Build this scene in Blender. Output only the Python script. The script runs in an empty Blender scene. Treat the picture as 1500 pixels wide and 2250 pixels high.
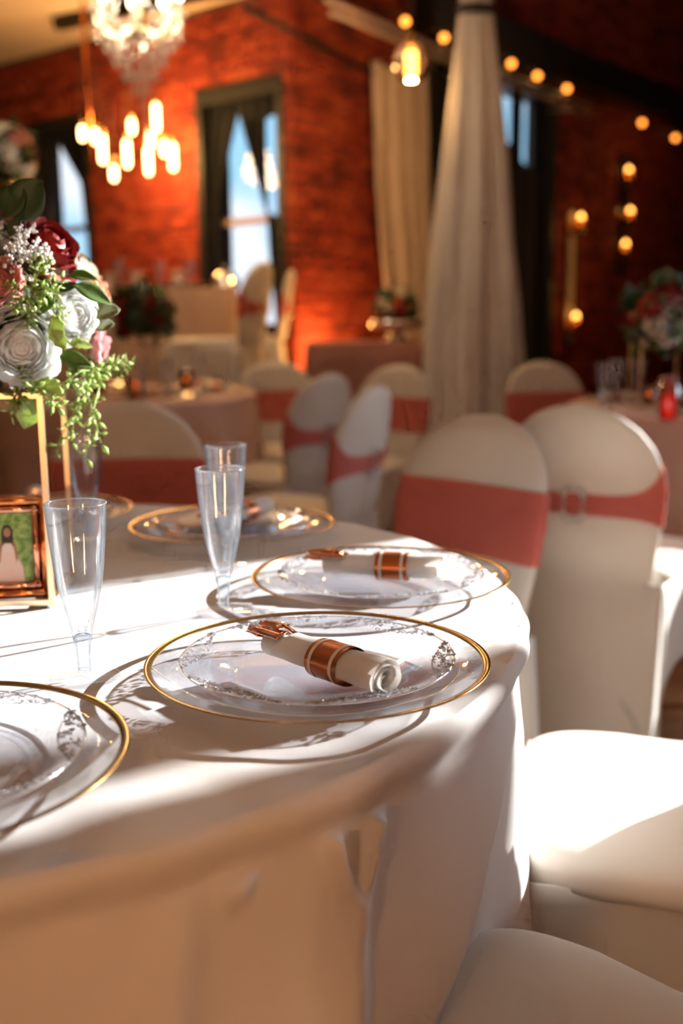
import bpy, math, random
from math import sin, cos, pi, radians, tan, sqrt, atan2, hypot
from mathutils import Vector, Matrix, Euler, noise, Quaternion

random.seed(11)
scene = bpy.context.scene
COL = scene.collection

# ------------------------------------------------------------------ camera
F_PX = 2300.0
CAM_H = 1.10
TILT = math.atan(425 / F_PX)
ROLL = radians(.5)
_F = Vector((0, cos(TILT), -sin(TILT)))
_U0 = Vector((0, sin(TILT), cos(TILT)))
_R0 = Vector((1, 0, 0))
_R = _R0 * cos(ROLL) - _U0 * sin(ROLL)
_U = _U0 * cos(ROLL) + _R0 * sin(ROLL)
CAM = Vector((0, 0, CAM_H))
cd = bpy.data.cameras.new('camera')
cam = bpy.data.objects.new('camera', cd)
COL.objects.link(cam)
cd.sensor_fit = 'VERTICAL'
cd.sensor_height = 36
cd.lens = F_PX / 2250 * 36
m = Matrix((_R, _U, -_F)).transposed().to_4x4()
m.translation = CAM
cam.matrix_world = m
cd.clip_start = .02
cd.dof.use_dof = True
cd.dof.focus_distance = 1.0
cd.dof.aperture_fstop = 2.9
scene.camera = cam

# ------------------------------------------------------------------ view, world, sun, daylight
scene.view_settings.view_transform = 'Standard'
scene.view_settings.look = 'None'
scene.view_settings.gamma = 1
scene.view_settings.exposure = 0.08
scene.view_settings.use_curve_mapping = False
scene.cycles.use_denoising = True
scene.cycles.max_bounces = 7
scene.cycles.diffuse_bounces = 3
scene.cycles.glossy_bounces = 3
scene.cycles.transparent_max_bounces = 14
scene.cycles.use_adaptive_sampling = True
scene.cycles.adaptive_threshold = .10
scene.cycles.adaptive_min_samples = 14
scene.cycles.caustics_refractive = False
scene.cycles.caustics_reflective = False
scene.cycles.sample_clamp_indirect = 6
scene.cycles.blur_glossy = .5

world = bpy.data.worlds.new('sky')
scene.world = world
world.use_nodes = True
nt = world.node_tree
world.cycles.sampling_method = 'NONE'
bg = nt.nodes['Background']
tc = nt.nodes.new('ShaderNodeTexCoord')
nz = nt.nodes.new('ShaderNodeTexNoise'); nz.inputs['Scale'].default_value = 7.0; nz.inputs['Detail'].default_value = 2
rp = nt.nodes.new('ShaderNodeValToRGB')
rp.color_ramp.elements[0].position = .47; rp.color_ramp.elements[0].color = (.36, .66, .88, 1)
rp.color_ramp.elements[1].position = .60; rp.color_ramp.elements[1].color = (.86, .92, 1.0, 1)
nt.links.new(tc.outputs['Generated'], nz.inputs['Vector'])
nt.links.new(nz.outputs['Fac'], rp.inputs['Fac'])
nt.links.new(rp.outputs['Color'], bg.inputs['Color'])
bg.inputs['Strength'].default_value = 1.25

SUN_AZ = radians(57.5)
SUN_EL = radians(18.0)
sun_dir = Vector((sin(SUN_AZ) * cos(SUN_EL), cos(SUN_AZ) * cos(SUN_EL), sin(SUN_EL)))
sd = bpy.data.lights.new('sun', 'SUN')
sd.energy = 23
sd.angle = radians(.6)
sd.color = (1.0, .96, .91)
sun = bpy.data.objects.new('sun', sd)
COL.objects.link(sun)
sun.rotation_euler = sun_dir.to_track_quat('Z', 'Y').to_euler()

# room axes: corner of the two brick walls, RU runs along the right-hand wall, RV across the hall
CORNER = Vector((-.289, 7.0, 0))
AL = radians(50.6)
RU = Vector((cos(AL), sin(AL), 0))
RV = Vector((sin(AL), -cos(AL), 0))
def room(u, v, z=0.0):
    return CORNER + RU * u + RV * v + Vector((0, 0, z))
ROOM_ROT = atan2(RU.y, RU.x)          # local x = RU, local y = -RV

def daylight(name, v0, v1, z0, z1, power, color=(.78, .89, 1.0)):
    l = bpy.data.lights.new(name, 'AREA')
    l.shape = 'RECTANGLE'; l.size = v1 - v0; l.size_y = z1 - z0
    l.energy = power; l.color = color
    o = bpy.data.objects.new(name, l); COL.objects.link(o)
    o.location = room(.42, (v0 + v1) / 2, (z0 + z1) / 2)
    o.rotation_euler = (-RU).to_track_quat('-Z', 'Z').to_euler()
    return o
SUN_WINDOWS = [(4.26, 4.74), (4.955, 6.02)]  # narrow first window is added, sized to put sun on one chair
SUN_HEADS = [2.02, 2.92]
for i, (a, b) in enumerate(SUN_WINDOWS):
    daylight('window_daylight', a, b, .8, SUN_HEADS[i], (20, 180)[i])

# ------------------------------------------------------------------ pixel helpers (photograph frame 1500 x 2250)
def ray(px, py):
    return _F * F_PX + _R * (px - 750) + _U * (1125 - py)
def at(px, py, Y):
    d = ray(px, py)
    return CAM + d * (Y / d.y)
def atz(px, py, z):
    d = ray(px, py)
    return CAM + d * ((z - CAM_H) / d.z)

# ------------------------------------------------------------------ materials
MATS = {}
def nodes(name):
    mt = bpy.data.materials.new(name); mt.use_nodes = True
    t = mt.node_tree
    MATS[name] = mt
    return mt, t, t.nodes['Principled BSDF'], t.nodes['Material Output']
def lk(t, a, b): t.links.new(a, b)
def noise_mix(t, c1, c2, scale, detail=3, coord='Object', lo=.35, hi=.65, stretch=None):
    tcn = t.nodes.new('ShaderNodeTexCoord')
    n = t.nodes.new('ShaderNodeTexNoise'); n.inputs['Scale'].default_value = scale; n.inputs['Detail'].default_value = detail
    if stretch:
        mp = t.nodes.new('ShaderNodeMapping'); mp.inputs['Scale'].default_value = stretch
        lk(t, tcn.outputs[coord], mp.inputs['Vector']); lk(t, mp.outputs['Vector'], n.inputs['Vector'])
    else:
        lk(t, tcn.outputs[coord], n.inputs['Vector'])
    r = t.nodes.new('ShaderNodeValToRGB')
    r.color_ramp.elements[0].position = lo; r.color_ramp.elements[0].color = (*c1, 1)
    r.color_ramp.elements[1].position = hi; r.color_ramp.elements[1].color = (*c2, 1)
    lk(t, n.outputs['Fac'], r.inputs['Fac'])
    return r.outputs['Color'], n.outputs['Fac']
def bump(t, fac, strength, dist, bsdf):
    b = t.nodes.new('ShaderNodeBump'); b.inputs['Strength'].default_value = strength; b.inputs['Distance'].default_value = dist
    lk(t, fac, b.inputs['Height']); lk(t, b.outputs['Normal'], bsdf.inputs['Normal'])
    return b
def simple(name, c1, rough=.6, metal=0.0, c2=None, scale=20, spec=.5, coat=0, sheen=0):
    mt, t, b, o = nodes(name)
    b.inputs['Roughness'].default_value = rough
    b.inputs['Metallic'].default_value = metal
    b.inputs['Specular IOR Level'].default_value = spec
    b.inputs['Coat Weight'].default_value = coat
    b.inputs['Sheen Weight'].default_value = sheen
    c2 = c2 or tuple(x * .86 for x in c1)
    col, fac = noise_mix(t, c1, c2, scale)
    lk(t, col, b.inputs['Base Color'])
    return mt
def fabric(name, c1, c2=None, scale=6, trans=.2, weave=900, bstr=.12, rough=.85, tcol=None):
    mt, t, b, o = nodes(name)
    b.inputs['Roughness'].default_value = rough
    b.inputs['Specular IOR Level'].default_value = .2
    b.inputs['Sheen Weight'].default_value = .15
    c2 = c2 or tuple(x * .94 for x in c1)
    col, fac = noise_mix(t, c1, c2, scale)
    lk(t, col, b.inputs['Base Color'])
    tcn = t.nodes.new('ShaderNodeTexCoord')
    n = t.nodes.new('ShaderNodeTexNoise'); n.inputs['Scale'].default_value = weave; n.inputs['Detail'].default_value = 1
    lk(t, tcn.outputs['Object'], n.inputs['Vector'])
    bump(t, n.outputs['Fac'], bstr, .001, b)
    if trans:
        tr = t.nodes.new('ShaderNodeBsdfTranslucent')
        tr.inputs['Color'].default_value = (*(tcol or c1), 1)
        mx = t.nodes.new('ShaderNodeMixShader'); mx.inputs[0].default_value = trans
        lk(t, b.outputs[0], mx.inputs[1]); lk(t, tr.outputs[0], mx.inputs[2]); lk(t, mx.outputs[0], o.inputs[0])
    return mt
def thin_clear(name, tint=(.97, .985, 1), edge=(.55, .62, .7), rough=.03, blend=.35, gcol=(1, 1, 1), base_refl=.06, milk=0.0, mul=.75):
    """thin clear plastic or glass: passes light straight through, mirrors more towards grazing"""
    mt, t, b, o = nodes(name)
    t.nodes.remove(b)
    lw = t.nodes.new('ShaderNodeLayerWeight'); lw.inputs['Blend'].default_value = blend
    tcr = t.nodes.new('ShaderNodeValToRGB')
    tcr.color_ramp.elements[0].position = .25; tcr.color_ramp.elements[0].color = (*tint, 1)
    tcr.color_ramp.elements[1].position = 1.0; tcr.color_ramp.elements[1].color = (*edge, 1)
    lk(t, lw.outputs['Facing'], tcr.inputs['Fac'])
    tr = t.nodes.new('ShaderNodeBsdfTransparent'); lk(t, tcr.outputs['Color'], tr.inputs['Color'])
    gl = t.nodes.new('ShaderNodeBsdfGlossy'); gl.inputs['Roughness'].default_value = rough; gl.inputs['Color'].default_value = (*gcol, 1)
    mp = t.nodes.new('ShaderNodeMath'); mp.operation = 'MULTIPLY_ADD'
    mp.inputs[1].default_value = mul; mp.inputs[2].default_value = base_refl; mp.use_clamp = True
    lk(t, lw.outputs['Fresnel'], mp.inputs[0])
    mx = t.nodes.new('ShaderNodeMixShader')
    lk(t, mp.outputs[0], mx.inputs[0]); lk(t, tr.outputs[0], mx.inputs[1]); lk(t, gl.outputs[0], mx.inputs[2])
    out = mx.outputs[0]
    if milk:
        df = t.nodes.new('ShaderNodeBsdfDiffuse'); df.inputs['Color'].default_value = (.85, .9, .97, 1)
        tl = t.nodes.new('ShaderNodeBsdfTranslucent'); tl.inputs['Color'].default_value = (.85, .9, .97, 1)
        ad = t.nodes.new('ShaderNodeMixShader'); ad.inputs[0].default_value = .5
        lk(t, df.outputs[0], ad.inputs[1]); lk(t, tl.outputs[0], ad.inputs[2])
        m2 = t.nodes.new('ShaderNodeMixShader'); m2.inputs[0].default_value = milk
        lk(t, mx.outputs[0], m2.inputs[1]); lk(t, ad.outputs[0], m2.inputs[2]); out = m2.outputs[0]
    lk(t, out, o.inputs[0])
    return mt
def glow(name, color, strength):
    mt, t, b, o = nodes(name)
    b.inputs['Base Color'].default_value = (*color, 1)
    b.inputs['Emission Color'].default_value = (*color, 1)
    b.inputs['Emission Strength'].default_value = strength
    mt.cycles.emission_sampling = 'NONE'      # each glowing bulb has its own point light
    return mt

def brick_material():
    mt, t, b, o = nodes('brick')
    b.inputs['Roughness'].default_value = .85
    g = t.nodes.new('ShaderNodeNewGeometry')
    mp = t.nodes.new('ShaderNodeMapping'); mp.inputs['Rotation'].default_value = (0, 0, -ROOM_ROT); mp.inputs['Scale'].default_value = (4.2, 4.2, 12.5)
    lk(t, g.outputs['Position'], mp.inputs['Vector'])
    n = t.nodes.new('ShaderNodeTexNoise'); n.inputs['Scale'].default_value = 1.0; n.inputs['Detail'].default_value = 2
    lk(t, mp.outputs['Vector'], n.inputs['Vector'])
    r = t.nodes.new('ShaderNodeValToRGB')
    e = r.color_ramp.elements
    e[0].position = .30; e[0].color = (.10, .011, .006, 1)
    e[1].position = .72; e[1].color = (.44, .085, .030, 1)
    x = e.new(.5); x.color = (.28, .027, .010, 1)
    lk(t, n.outputs['Fac'], r.inputs['Fac']); lk(t, r.outputs['Color'], b.inputs['Base Color'])
    n2 = t.nodes.new('ShaderNodeTexNoise'); n2.inputs['Scale'].default_value = 70
    lk(t, g.outputs['Position'], n2.inputs['Vector'])
    bump(t, n2.outputs['Fac'], .4, .004, b)
    return mt
def plank_material(name, c1, c2, rough=.4):
    mt, t, b, o = nodes(name)
    b.inputs['Roughness'].default_value = rough
    tcn = t.nodes.new('ShaderNodeTexCoord')
    bt = t.nodes.new('ShaderNodeTexBrick')
    bt.inputs['Scale'].default_value = 1.0
    bt.inputs['Brick Width'].default_value = 1.6; bt.inputs['Row Height'].default_value = .11; bt.inputs['Mortar Size'].default_value = .003
    bt.inputs['Color1'].default_value = (*c1, 1); bt.inputs['Color2'].default_value = (*c2, 1); bt.inputs['Mortar'].default_value = (.02, .012, .008, 1)
    lk(t, tcn.outputs['Object'], bt.inputs['Vector'])
    lk(t, bt.outputs['Color'], b.inputs['Base Color'])
    return mt

brick_material()
simple('mortar', (.20, .075, .045), .95, c2=(.13, .045, .028), scale=9)
plank_material('floor_wood', (.30, .15, .075), (.20, .095, .045))
simple('plaster', (.82, .73, .62), .9, c2=(.77, .68, .57), scale=2)
simple('hall_wall', (.42, .20, .11), .9, c2=(.36, .16, .09), scale=3)
simple('black_steel', (.012, .011, .011), .45, .3, c2=(.02, .018, .016))
simple('black_wood', (.010, .012, .013), .5, c2=(.016, .018, .02))
simple('pale_pipe', (.50, .40, .36), .4, .4)
fabric('cloth_white', (.80, .775, .75), scale=3, trans=.10, weave=1400, bstr=.10)
fabric('spandex', (.74, .70, .63), (.68, .64, .57), scale=5, trans=.16, weave=1200, bstr=.05, rough=.6)
fabric('sash', (.66, .18, .145), (.60, .155, .125), scale=9, trans=.28, weave=900, bstr=.08, rough=.5, tcol=(.85, .26, .18))
fabric('black_drape', (.006, .008, .010), (.010, .012, .014), scale=4, trans=0)
fabric('beige_drape', (.72, .62, .52), (.66, .56, .46), scale=4, trans=.2)
fabric('white_drape', (.74, .72, .68), (.68, .65, .61), scale=3, trans=.2)
fabric('mauve_cloth', (.40, .20, .16), (.33, .16, .13), scale=4, trans=.05)
fabric('stage_cloth', (.60, .42, .30), (.52, .35, .25), scale=4, trans=.05)
fabric('blush_cloth', (.62, .44, .38), (.56, .39, .33), scale=4, trans=.05)
fabric('napkin_linen', (.86, .84, .80), (.82, .79, .74), scale=30, trans=.32, weave=1600, bstr=.3)
simple('stage_side', (.10, .05, .03), .8)
simple('gold', (.40, .255, .095), .25, 1.0, c2=(.34, .21, .07), scale=8)
simple('pale_gold', (.78, .68, .47), .3, 1.0, c2=(.72, .62, .42), scale=8)
simple('copper', (.62, .22, .075), .22, 1.0, c2=(.55, .18, .06), scale=6)
simple('rose_gold', (.74, .34, .22), .12, 1.0, c2=(.66, .28, .17), scale=12)
simple('silver', (.80, .79, .77), .15, 1.0, c2=(.74, .73, .72), scale=40)
simple('copper_paper', (.50, .15, .045), .30, .75, c2=(.45, .125, .04), scale=4)
simple('white_paper', (.80, .76, .70), .7)
simple('ivory_panel', (.62, .50, .38), .6)
simple('mirror', (.70, .62, .52), .22, 1.0, c2=(.65, .56, .46))
thin_clear('clear_plastic', edge=(.34,.43,.54), blend=.25, base_refl=.03, mul=.6, milk=.03)
thin_clear('stem_plastic', tint=(.80, .85, .90), edge=(.30, .38, .48), blend=.3, base_refl=.06, mul=.7, milk=.04)
thin_clear('plate_plastic', tint=(.97, .98, 1), edge=(.96, .975, .99), blend=.12, base_refl=.012, mul=.28, milk=.006)
thin_clear('border_plastic', tint=(.97, .96, .97), edge=(.82, .74, .72), blend=.4, base_refl=.16, gcol=(1, .95, .92), rough=.08, milk=.14)
thin_clear('window_glass', tint=(.97, .985, 1), edge=(.8, .85, .9), blend=.1, base_refl=.02)
thin_clear('amber_glass', tint=(.95, .55, .18), edge=(.55, .18, .03), blend=.4, base_refl=.06)
thin_clear('lamp_glass', tint=(.98, .93, .86), edge=(.9, .82, .72), blend=.2, base_refl=.02)
thin_clear('red_glass', tint=(.9, .12, .03), edge=(.5, .03, .01), blend=.4, base_refl=.08)
thin_clear('crystal', tint=(.95, .92, .86), edge=(.7, .58, .44), blend=.3, base_refl=.16, mul=.7, milk=.10, rough=.15)
glow('bulb_warm', (1.0, .60, .24), 14)
glow('bulb_string', (1.0, .30, .04), 5.0)
glow('bulb_white', (1.0, .80, .50), 15)
glow('candle_flame', (1.0, .42, .08), 9)
glow('ember', (1.0, .20, .02), 2.2)
simple('petal_white', (.92, .92, .91), .6, c2=(.88, .89, .87), scale=30)
simple('petal_cream', (.86, .82, .70), .6, c2=(.80, .74, .60), scale=30)
simple('petal_pink', (.80, .36, .30), .6, c2=(.86, .50, .44), scale=30)
simple('petal_peach', (.86, .50, .34), .6, c2=(.80, .42, .28), scale=30)
simple('petal_blush', (.82, .46, .46), .6, c2=(.76, .38, .40), scale=30)
simple('petal_red', (.20, .012, .012), .5, c2=(.30, .02, .016), scale=30)
simple('petal_coral', (.74, .10, .10), .5, c2=(.62, .06, .07), scale=30)
simple('leaf_dark', (.022, .05, .016), .45, c2=(.035, .07, .02), scale=25)
simple('leaf_mid', (.10, .20, .035), .5, c2=(.14, .25, .05), scale=25)
simple('leaf_light', (.42, .55, .14), .5, c2=(.52, .64, .24), scale=25)
simple('leaf_olive', (.12, .13, .05), .5, c2=(.16, .17, .07), scale=25)
simple('moss', (.03, .05, .015), .9, c2=(.05, .08, .02), scale=60)
simple('breath_white', (.86, .84, .82), .6)
simple('skin_print', (.42, .20, .12), .6)
simple('gown_print', (.80, .58, .52), .6, c2=(.76, .66, .62), scale=60)
simple('hair_print', (.03, .02, .015), .6)
simple('foliage_print', (.10, .22, .03), .5, c2=(.36, .50, .16), scale=130)

for _n in ('petal_white', 'petal_cream', 'petal_pink', 'petal_peach', 'petal_blush', 'petal_coral', 'leaf_light', 'leaf_mid'):
    t = MATS[_n].node_tree
    b = t.nodes['Principled BSDF']; o = t.nodes['Material Output']
    tr = t.nodes.new('ShaderNodeBsdfTranslucent')
    src = b.inputs['Base Color'].links[0].from_socket
    lk(t, src, tr.inputs['Color'])
    mx = t.nodes.new('ShaderNodeMixShader'); mx.inputs[0].default_value = .42
    lk(t, b.outputs[0], mx.inputs[1]); lk(t, tr.outputs[0], mx.inputs[2]); lk(t, mx.outputs[0], o.inputs[0])

# ------------------------------------------------------------------ mesh builder
class MB:
    def __init__(s): s.v = []; s.f = []
    def add(s, v, f):
        k = len(s.v); s.v += [tuple(p) for p in v]; s.f += [tuple(i + k for i in q) for q in f]; return s
    def box(s, a, b, rz=0, piv=(0, 0, 0)):
        (x0, y0, z0), (x1, y1, z1) = a, b
        v = [(x0, y0, z0), (x1, y0, z0), (x1, y1, z0), (x0, y1, z0), (x0, y0, z1), (x1, y0, z1), (x1, y1, z1), (x0, y1, z1)]
        if rz:
            M = Matrix.Rotation(rz, 3, 'Z'); v = [M @ Vector(p) + Vector(piv) for p in v]
        return s.add(v, [(3, 2, 1, 0), (4, 5, 6, 7), (0, 1, 5, 4), (1, 2, 6, 5), (2, 3, 7, 6), (3, 0, 4, 7)])
    def tube(s, pts, r, n=8, cap=True, square=False):
        pts = [Vector(p) for p in pts]; rings = []
        rr = r if isinstance(r, (list, tuple)) else [r] * len(pts)
        up = Vector((0, 0, 1)); prevx = None
        for i, p in enumerate(pts):
            d = (pts[min(i + 1, len(pts) - 1)] - pts[max(i - 1, 0)]).normalized()
            if prevx is None:
                x = d.cross(up)
                if x.length < 1e-4: x = Vector((1, 0, 0))
            else:
                x = prevx - d * prevx.dot(d)
            x.normalize(); prevx = x; y = d.cross(x)
            off = pi / 4 if square else 0
            rings.append([p + (x * cos(2 * pi * k / n + off) + y * sin(2 * pi * k / n + off)) * rr[i] for k in range(n)])
        v = [q for rg in rings for q in rg]; f = []
        for i in range(len(pts) - 1):
            for k in range(n):
                f.append((i * n + k, i * n + (k + 1) % n, (i + 1) * n + (k + 1) % n, (i + 1) * n + k))
        if cap:
            f.append(tuple(range(n - 1, -1, -1))); f.append(tuple((len(pts) - 1) * n + k for k in range(n)))
        return s.add(v, f)
    def lathe(s, prof, n=48, a0=0, a1=2 * pi, org=(0, 0, 0)):
        full = abs(a1 - a0 - 2 * pi) < 1e-6
        cnt = n if full else n + 1
        v = [(org[0] + r * cos(a0 + (a1 - a0) * k / n), org[1] + r * sin(a0 + (a1 - a0) * k / n), org[2] + z) for (r, z) in prof for k in range(cnt)]
        f = []
        for i in range(len(prof) - 1):
            for k in range(n):
                a, b = k, (k + 1) % cnt
                f.append((i * cnt + a, i * cnt + b, (i + 1) * cnt + b, (i + 1) * cnt + a))
        return s.add(v, f)
    def grid(s, fn, nu, nv):
        v = [fn(i / nu, j / nv) for j in range(nv + 1) for i in range(nu + 1)]
        f = [(j * (nu + 1) + i, j * (nu + 1) + i + 1, (j + 1) * (nu + 1) + i + 1, (j + 1) * (nu + 1) + i) for j in range(nv) for i in range(nu)]
        return s.add(v, f)
    def ball(s, c, r, nu=8, nv=5, sc=(1, 1, 1)):
        c = Vector(c); v = []; f = []
        for j in range(1, nv):
            a = pi * j / nv
            for i in range(nu):
                b = 2 * pi * i / nu
                v.append(c + Vector((sin(a) * cos(b) * sc[0], sin(a) * sin(b) * sc[1], cos(a) * sc[2])) * r)
        top = len(v); v.append(c + Vector((0, 0, r * sc[2]))); bot = len(v); v.append(c - Vector((0, 0, r * sc[2])))
        for j in range(nv - 2):
            for i in range(nu):
                f.append((j * nu + i, (j + 1) * nu + i, (j + 1) * nu + (i + 1) % nu, j * nu + (i + 1) % nu))
        for i in range(nu):
            f.append((i, (i + 1) % nu, top)); f.append(((nv - 2) * nu + i, bot, (nv - 2) * nu + (i + 1) % nu))
        return s.add(v, f)
    def xf(s, M):
        s.v = [tuple(M @ Vector(p)) for p in s.v]; return s
    def build(s, name, mat, parent=None, smooth=True, solid=0, angle=None):
        me = bpy.data.meshes.new(name)
        me.from_pydata(s.v, [], s.f); me.validate(); me.update()
        me.materials.append(MATS[mat] if isinstance(mat, str) else mat)
        if smooth:
            me.polygons.foreach_set('use_smooth', [True] * len(me.polygons))
            if angle: me.set_sharp_from_angle(angle=radians(angle))
        o = bpy.data.objects.new(name, me); COL.objects.link(o)
        if parent: o.parent = parent
        if solid:
            sm = o.modifiers.new('thickness', 'SOLIDIFY'); sm.thickness = solid; sm.offset = 0
        return o

def tag(o, label=None, cat=None, group=None, kind=None):
    if label: o['label'] = label
    if cat: o['category'] = cat
    if group: o['group'] = group
    if kind: o['kind'] = kind
    return o
def thing(name, label, cat, loc=(0, 0, 0), rz=0.0, group=None):
    o = bpy.data.objects.new(name, None); COL.objects.link(o)
    o.empty_display_size = .05
    o.location = loc; o.rotation_euler = (0, 0, rz)
    return tag(o, label, cat, group)
KIDS = {}
def children(o): return [c for c in COL.objects if c.parent == o]
def copy_tree(o, parent=None, loc=None, rz=None, label=None, kids=None):
    c = o.copy(); COL.objects.link(c)
    if parent: c.parent = parent
    if loc is not None: c.location = loc
    if rz is not None: c.rotation_euler = (0, 0, rz)
    if label: c['label'] = label
    for ch in children(o): copy_tree(ch, c)
    return c
def light(name, kind, loc, energy, color, radius=.05, parent=None):
    l = bpy.data.lights.new(name, kind); l.energy = energy; l.color = color; l.shadow_soft_size = radius
    o = bpy.data.objects.new(name, l); COL.objects.link(o); o.location = loc
    if parent: o.parent = parent
    return o
def smooth01(x): x = max(0, min(1, x)); return x * x * (3 - 2 * x)
def lerp(a, b, t): return a + (b - a) * t
def interp(tab, x):
    if x <= tab[0][0]: return tab[0][1]
    for (a, p), (b, q) in zip(tab, tab[1:]):
        if x <= b: return p + (q - p) * (x - a) / (b - a)
    return tab[-1][1]

# ================================================================== THE ROOM
def rbox(mb, u0, u1, v0, v1, z0, z1):
    v = [room(u, vv, z) for z in (z0, z1) for (u, vv) in ((u0, v0), (u0, v1), (u1, v1), (u1, v0))]
    return mb.add(v, [(3, 2, 1, 0), (4, 5, 6, 7), (0, 1, 5, 4), (1, 2, 6, 5), (2, 3, 7, 6), (3, 0, 4, 7)])
def wall_cells(s0, s1, z0, z1, holes):
    ss = sorted({s0, s1, *[h[0] for h in holes], *[h[1] for h in holes]})
    zs = sorted({z0, z1, *[h[2] for h in holes], *[h[3] for h in holes]})
    for a, b in zip(ss, ss[1:]):
        for c, d in zip(zs, zs[1:]):
            if not any(h[0] <= a and b <= h[1] and h[2] <= c and d <= h[3] for h in holes):
                yield a, b, c, d
LOW, HIGH = 3.15, 5.0
mb = MB(); rbox(mb, -9, 8.5, -6, 9, -.1, 0); o = mb.build('floor', 'floor_wood', smooth=False); tag(o, 'brown plank floor of the hall', kind='structure')
mb = MB(); rbox(mb, -9, .3, -6, 9, LOW, LOW + .2); o = mb.build('ceiling', 'plaster', smooth=False); tag(o, 'cream plaster ceiling', kind='structure')
mb = MB(); rbox(mb, .3, 8.5, -.3, 3.7, HIGH, HIGH + .2); o = mb.build('ceiling', 'black_wood', smooth=False); tag(o, 'dark ceiling of the tall bay', kind='structure')

W2 = (-.88, -.07, 1.0, 2.63)      # v range and z range of the windows in the left wall
W1 = (-2.84, -2.07, 1.0, 2.65)
mb = MB()
for a, b, c, d in wall_cells(-6, 0, 0, LOW + .0, [W2, W1]): rbox(mb, 0, .3, a, b, c, d)
wall_left = mb.build('wall_left', 'mortar', smooth=False); tag(wall_left, 'red brick wall with two tall windows', kind='structure')
W3 = (1.50, 3.48, .6, 3.06)
mb = MB()
for a, b, c, d in wall_cells(.3, 8.2, 0, HIGH, [W3]): rbox(mb, a, b, -.3, 0, c, d)
wall_right = mb.build('wall_right', 'mortar', smooth=False); tag(wall_right, 'dark red brick wall with wall lights', kind='structure')
mb = MB()
for a, b, c, d in wall_cells(3.4, 9, 0, LOW, [(p, q, .8, h) for (p, q), h in zip(SUN_WINDOWS, SUN_HEADS)]): rbox(mb, 0, .3, a, b, c, d)
o = mb.build('wall_sunny', 'hall_wall', smooth=False); tag(o, 'brick wall with the sunlit windows', kind='structure')
mb = MB(); rbox(mb, 0.0, .3, -.3, 3.7, LOW + .2, HIGH); rbox(mb, .0, 8.2, 3.4, 3.7, 0, HIGH); rbox(mb, 8.2, 8.5, -.3, 3.7, 0, HIGH)
o = mb.build('wall_bay', 'mortar', smooth=False); tag(o, 'dark walls closing the tall bay', kind='structure')
mb = MB(); rbox(mb, -9.3, -9, -6, 9, 0, LOW); rbox(mb, -9.3, .3, 9, 9.3, 0, LOW); rbox(mb, -9.3, .3, -6.3, -6, 0, LOW)
o = mb.build('wall_back', 'hall_wall', smooth=False); tag(o, 'walls behind the guests tables', kind='structure')

# bricks: each one a box standing proud of the mortar
BL, BH, BJ, BD = .215, .065, .011, .012
def bricks(wall, s0, s1, z0, z1, holes, place, score, limit=300):
    cand = []
    nrow = int((z1 - z0) / (BH + BJ))
    for r in range(nrow):
        z = z0 + r * (BH + BJ)
        s = s0 - (BL + BJ) * (.5 if r % 2 else 0)
        while s < s1:
            a, b = max(s, s0), min(s + BL, s1)
            s += BL + BJ
            if b - a < .03: continue
            parts = [(a, b)]
            for h in holes:
                if z + BH > h[2] and z < h[3]:
                    nxt = []
                    for p, q in parts:
                        if q <= h[0] or p >= h[1]: nxt.append((p, q))
                        else:
                            if p < h[0]: nxt.append((p, h[0]))
                            if q > h[1]: nxt.append((h[1], q))
                    parts = nxt
            for p, q in parts:
                if q - p > .03: cand.append((score(.5 * (p + q), z), p, q, z))
    cand.sort()
    shared = {}
    rest = MB()
    rng = random.Random(4)
    for i, (sc, p, q, z) in enumerate(cand):
        proud = BD + rng.uniform(-.004, .005)
        L = round(q - p, 3)
        vv = []
        for (x, y, zz) in [(-L / 2, 0, 0), (L / 2, 0, 0), (L / 2, 1, 0), (-L / 2, 1, 0), (-L / 2, 0, BH), (L / 2, 0, BH), (L / 2, 1, BH), (-L / 2, 1, BH)]:
            e = .004 if y == 1 else 0
            x2 = x - math.copysign(e, x); z2 = min(max(zz, e), BH - e)
            vv.append((x2, y * BD, z2))
        ff = [(3, 2, 6, 7), (0, 1, 2, 3), (1, 5, 6, 2), (5, 4, 7, 6), (4, 0, 3, 7)]
        org, ax, nrm = place(.5 * (p + q), z)
        M = Matrix((ax, nrm, Vector((0, 0, 1)))).transposed().to_4x4(); M.translation = org + nrm * (proud - BD)
        if i < limit:
            if L not in shared:
                me = bpy.data.meshes.new('brick'); me.from_pydata(vv, [], ff); me.update(); me.materials.append(MATS['brick']); shared[L] = me
            o = bpy.data.objects.new('brick', shared[L]); COL.objects.link(o); o.parent = wall; o.matrix_local = M
        else:
            rest.add([M @ Vector(c) for c in vv], ff)
    if rest.v:
        o = rest.build('brickwork', 'brick', wall, smooth=False); o['kind'] = 'stuff'
def pl_left(v, z): return room(0, v, z), -RV, -RU
def pl_right(u, z): return room(u, 0, z), -RU, RV
bricks(wall_left, -4.2, .012, .45, LOW, [W2, W1], pl_left, lambda v, z: abs(v + 1.0) + .5 * abs(z - 2.2) + (3 if v < -2.2 else 0))
bricks(wall_right, 0, 7.2, .3, 4.6, [W3], pl_right, lambda u, z: u + .35 * abs(z - 2.0))

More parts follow.
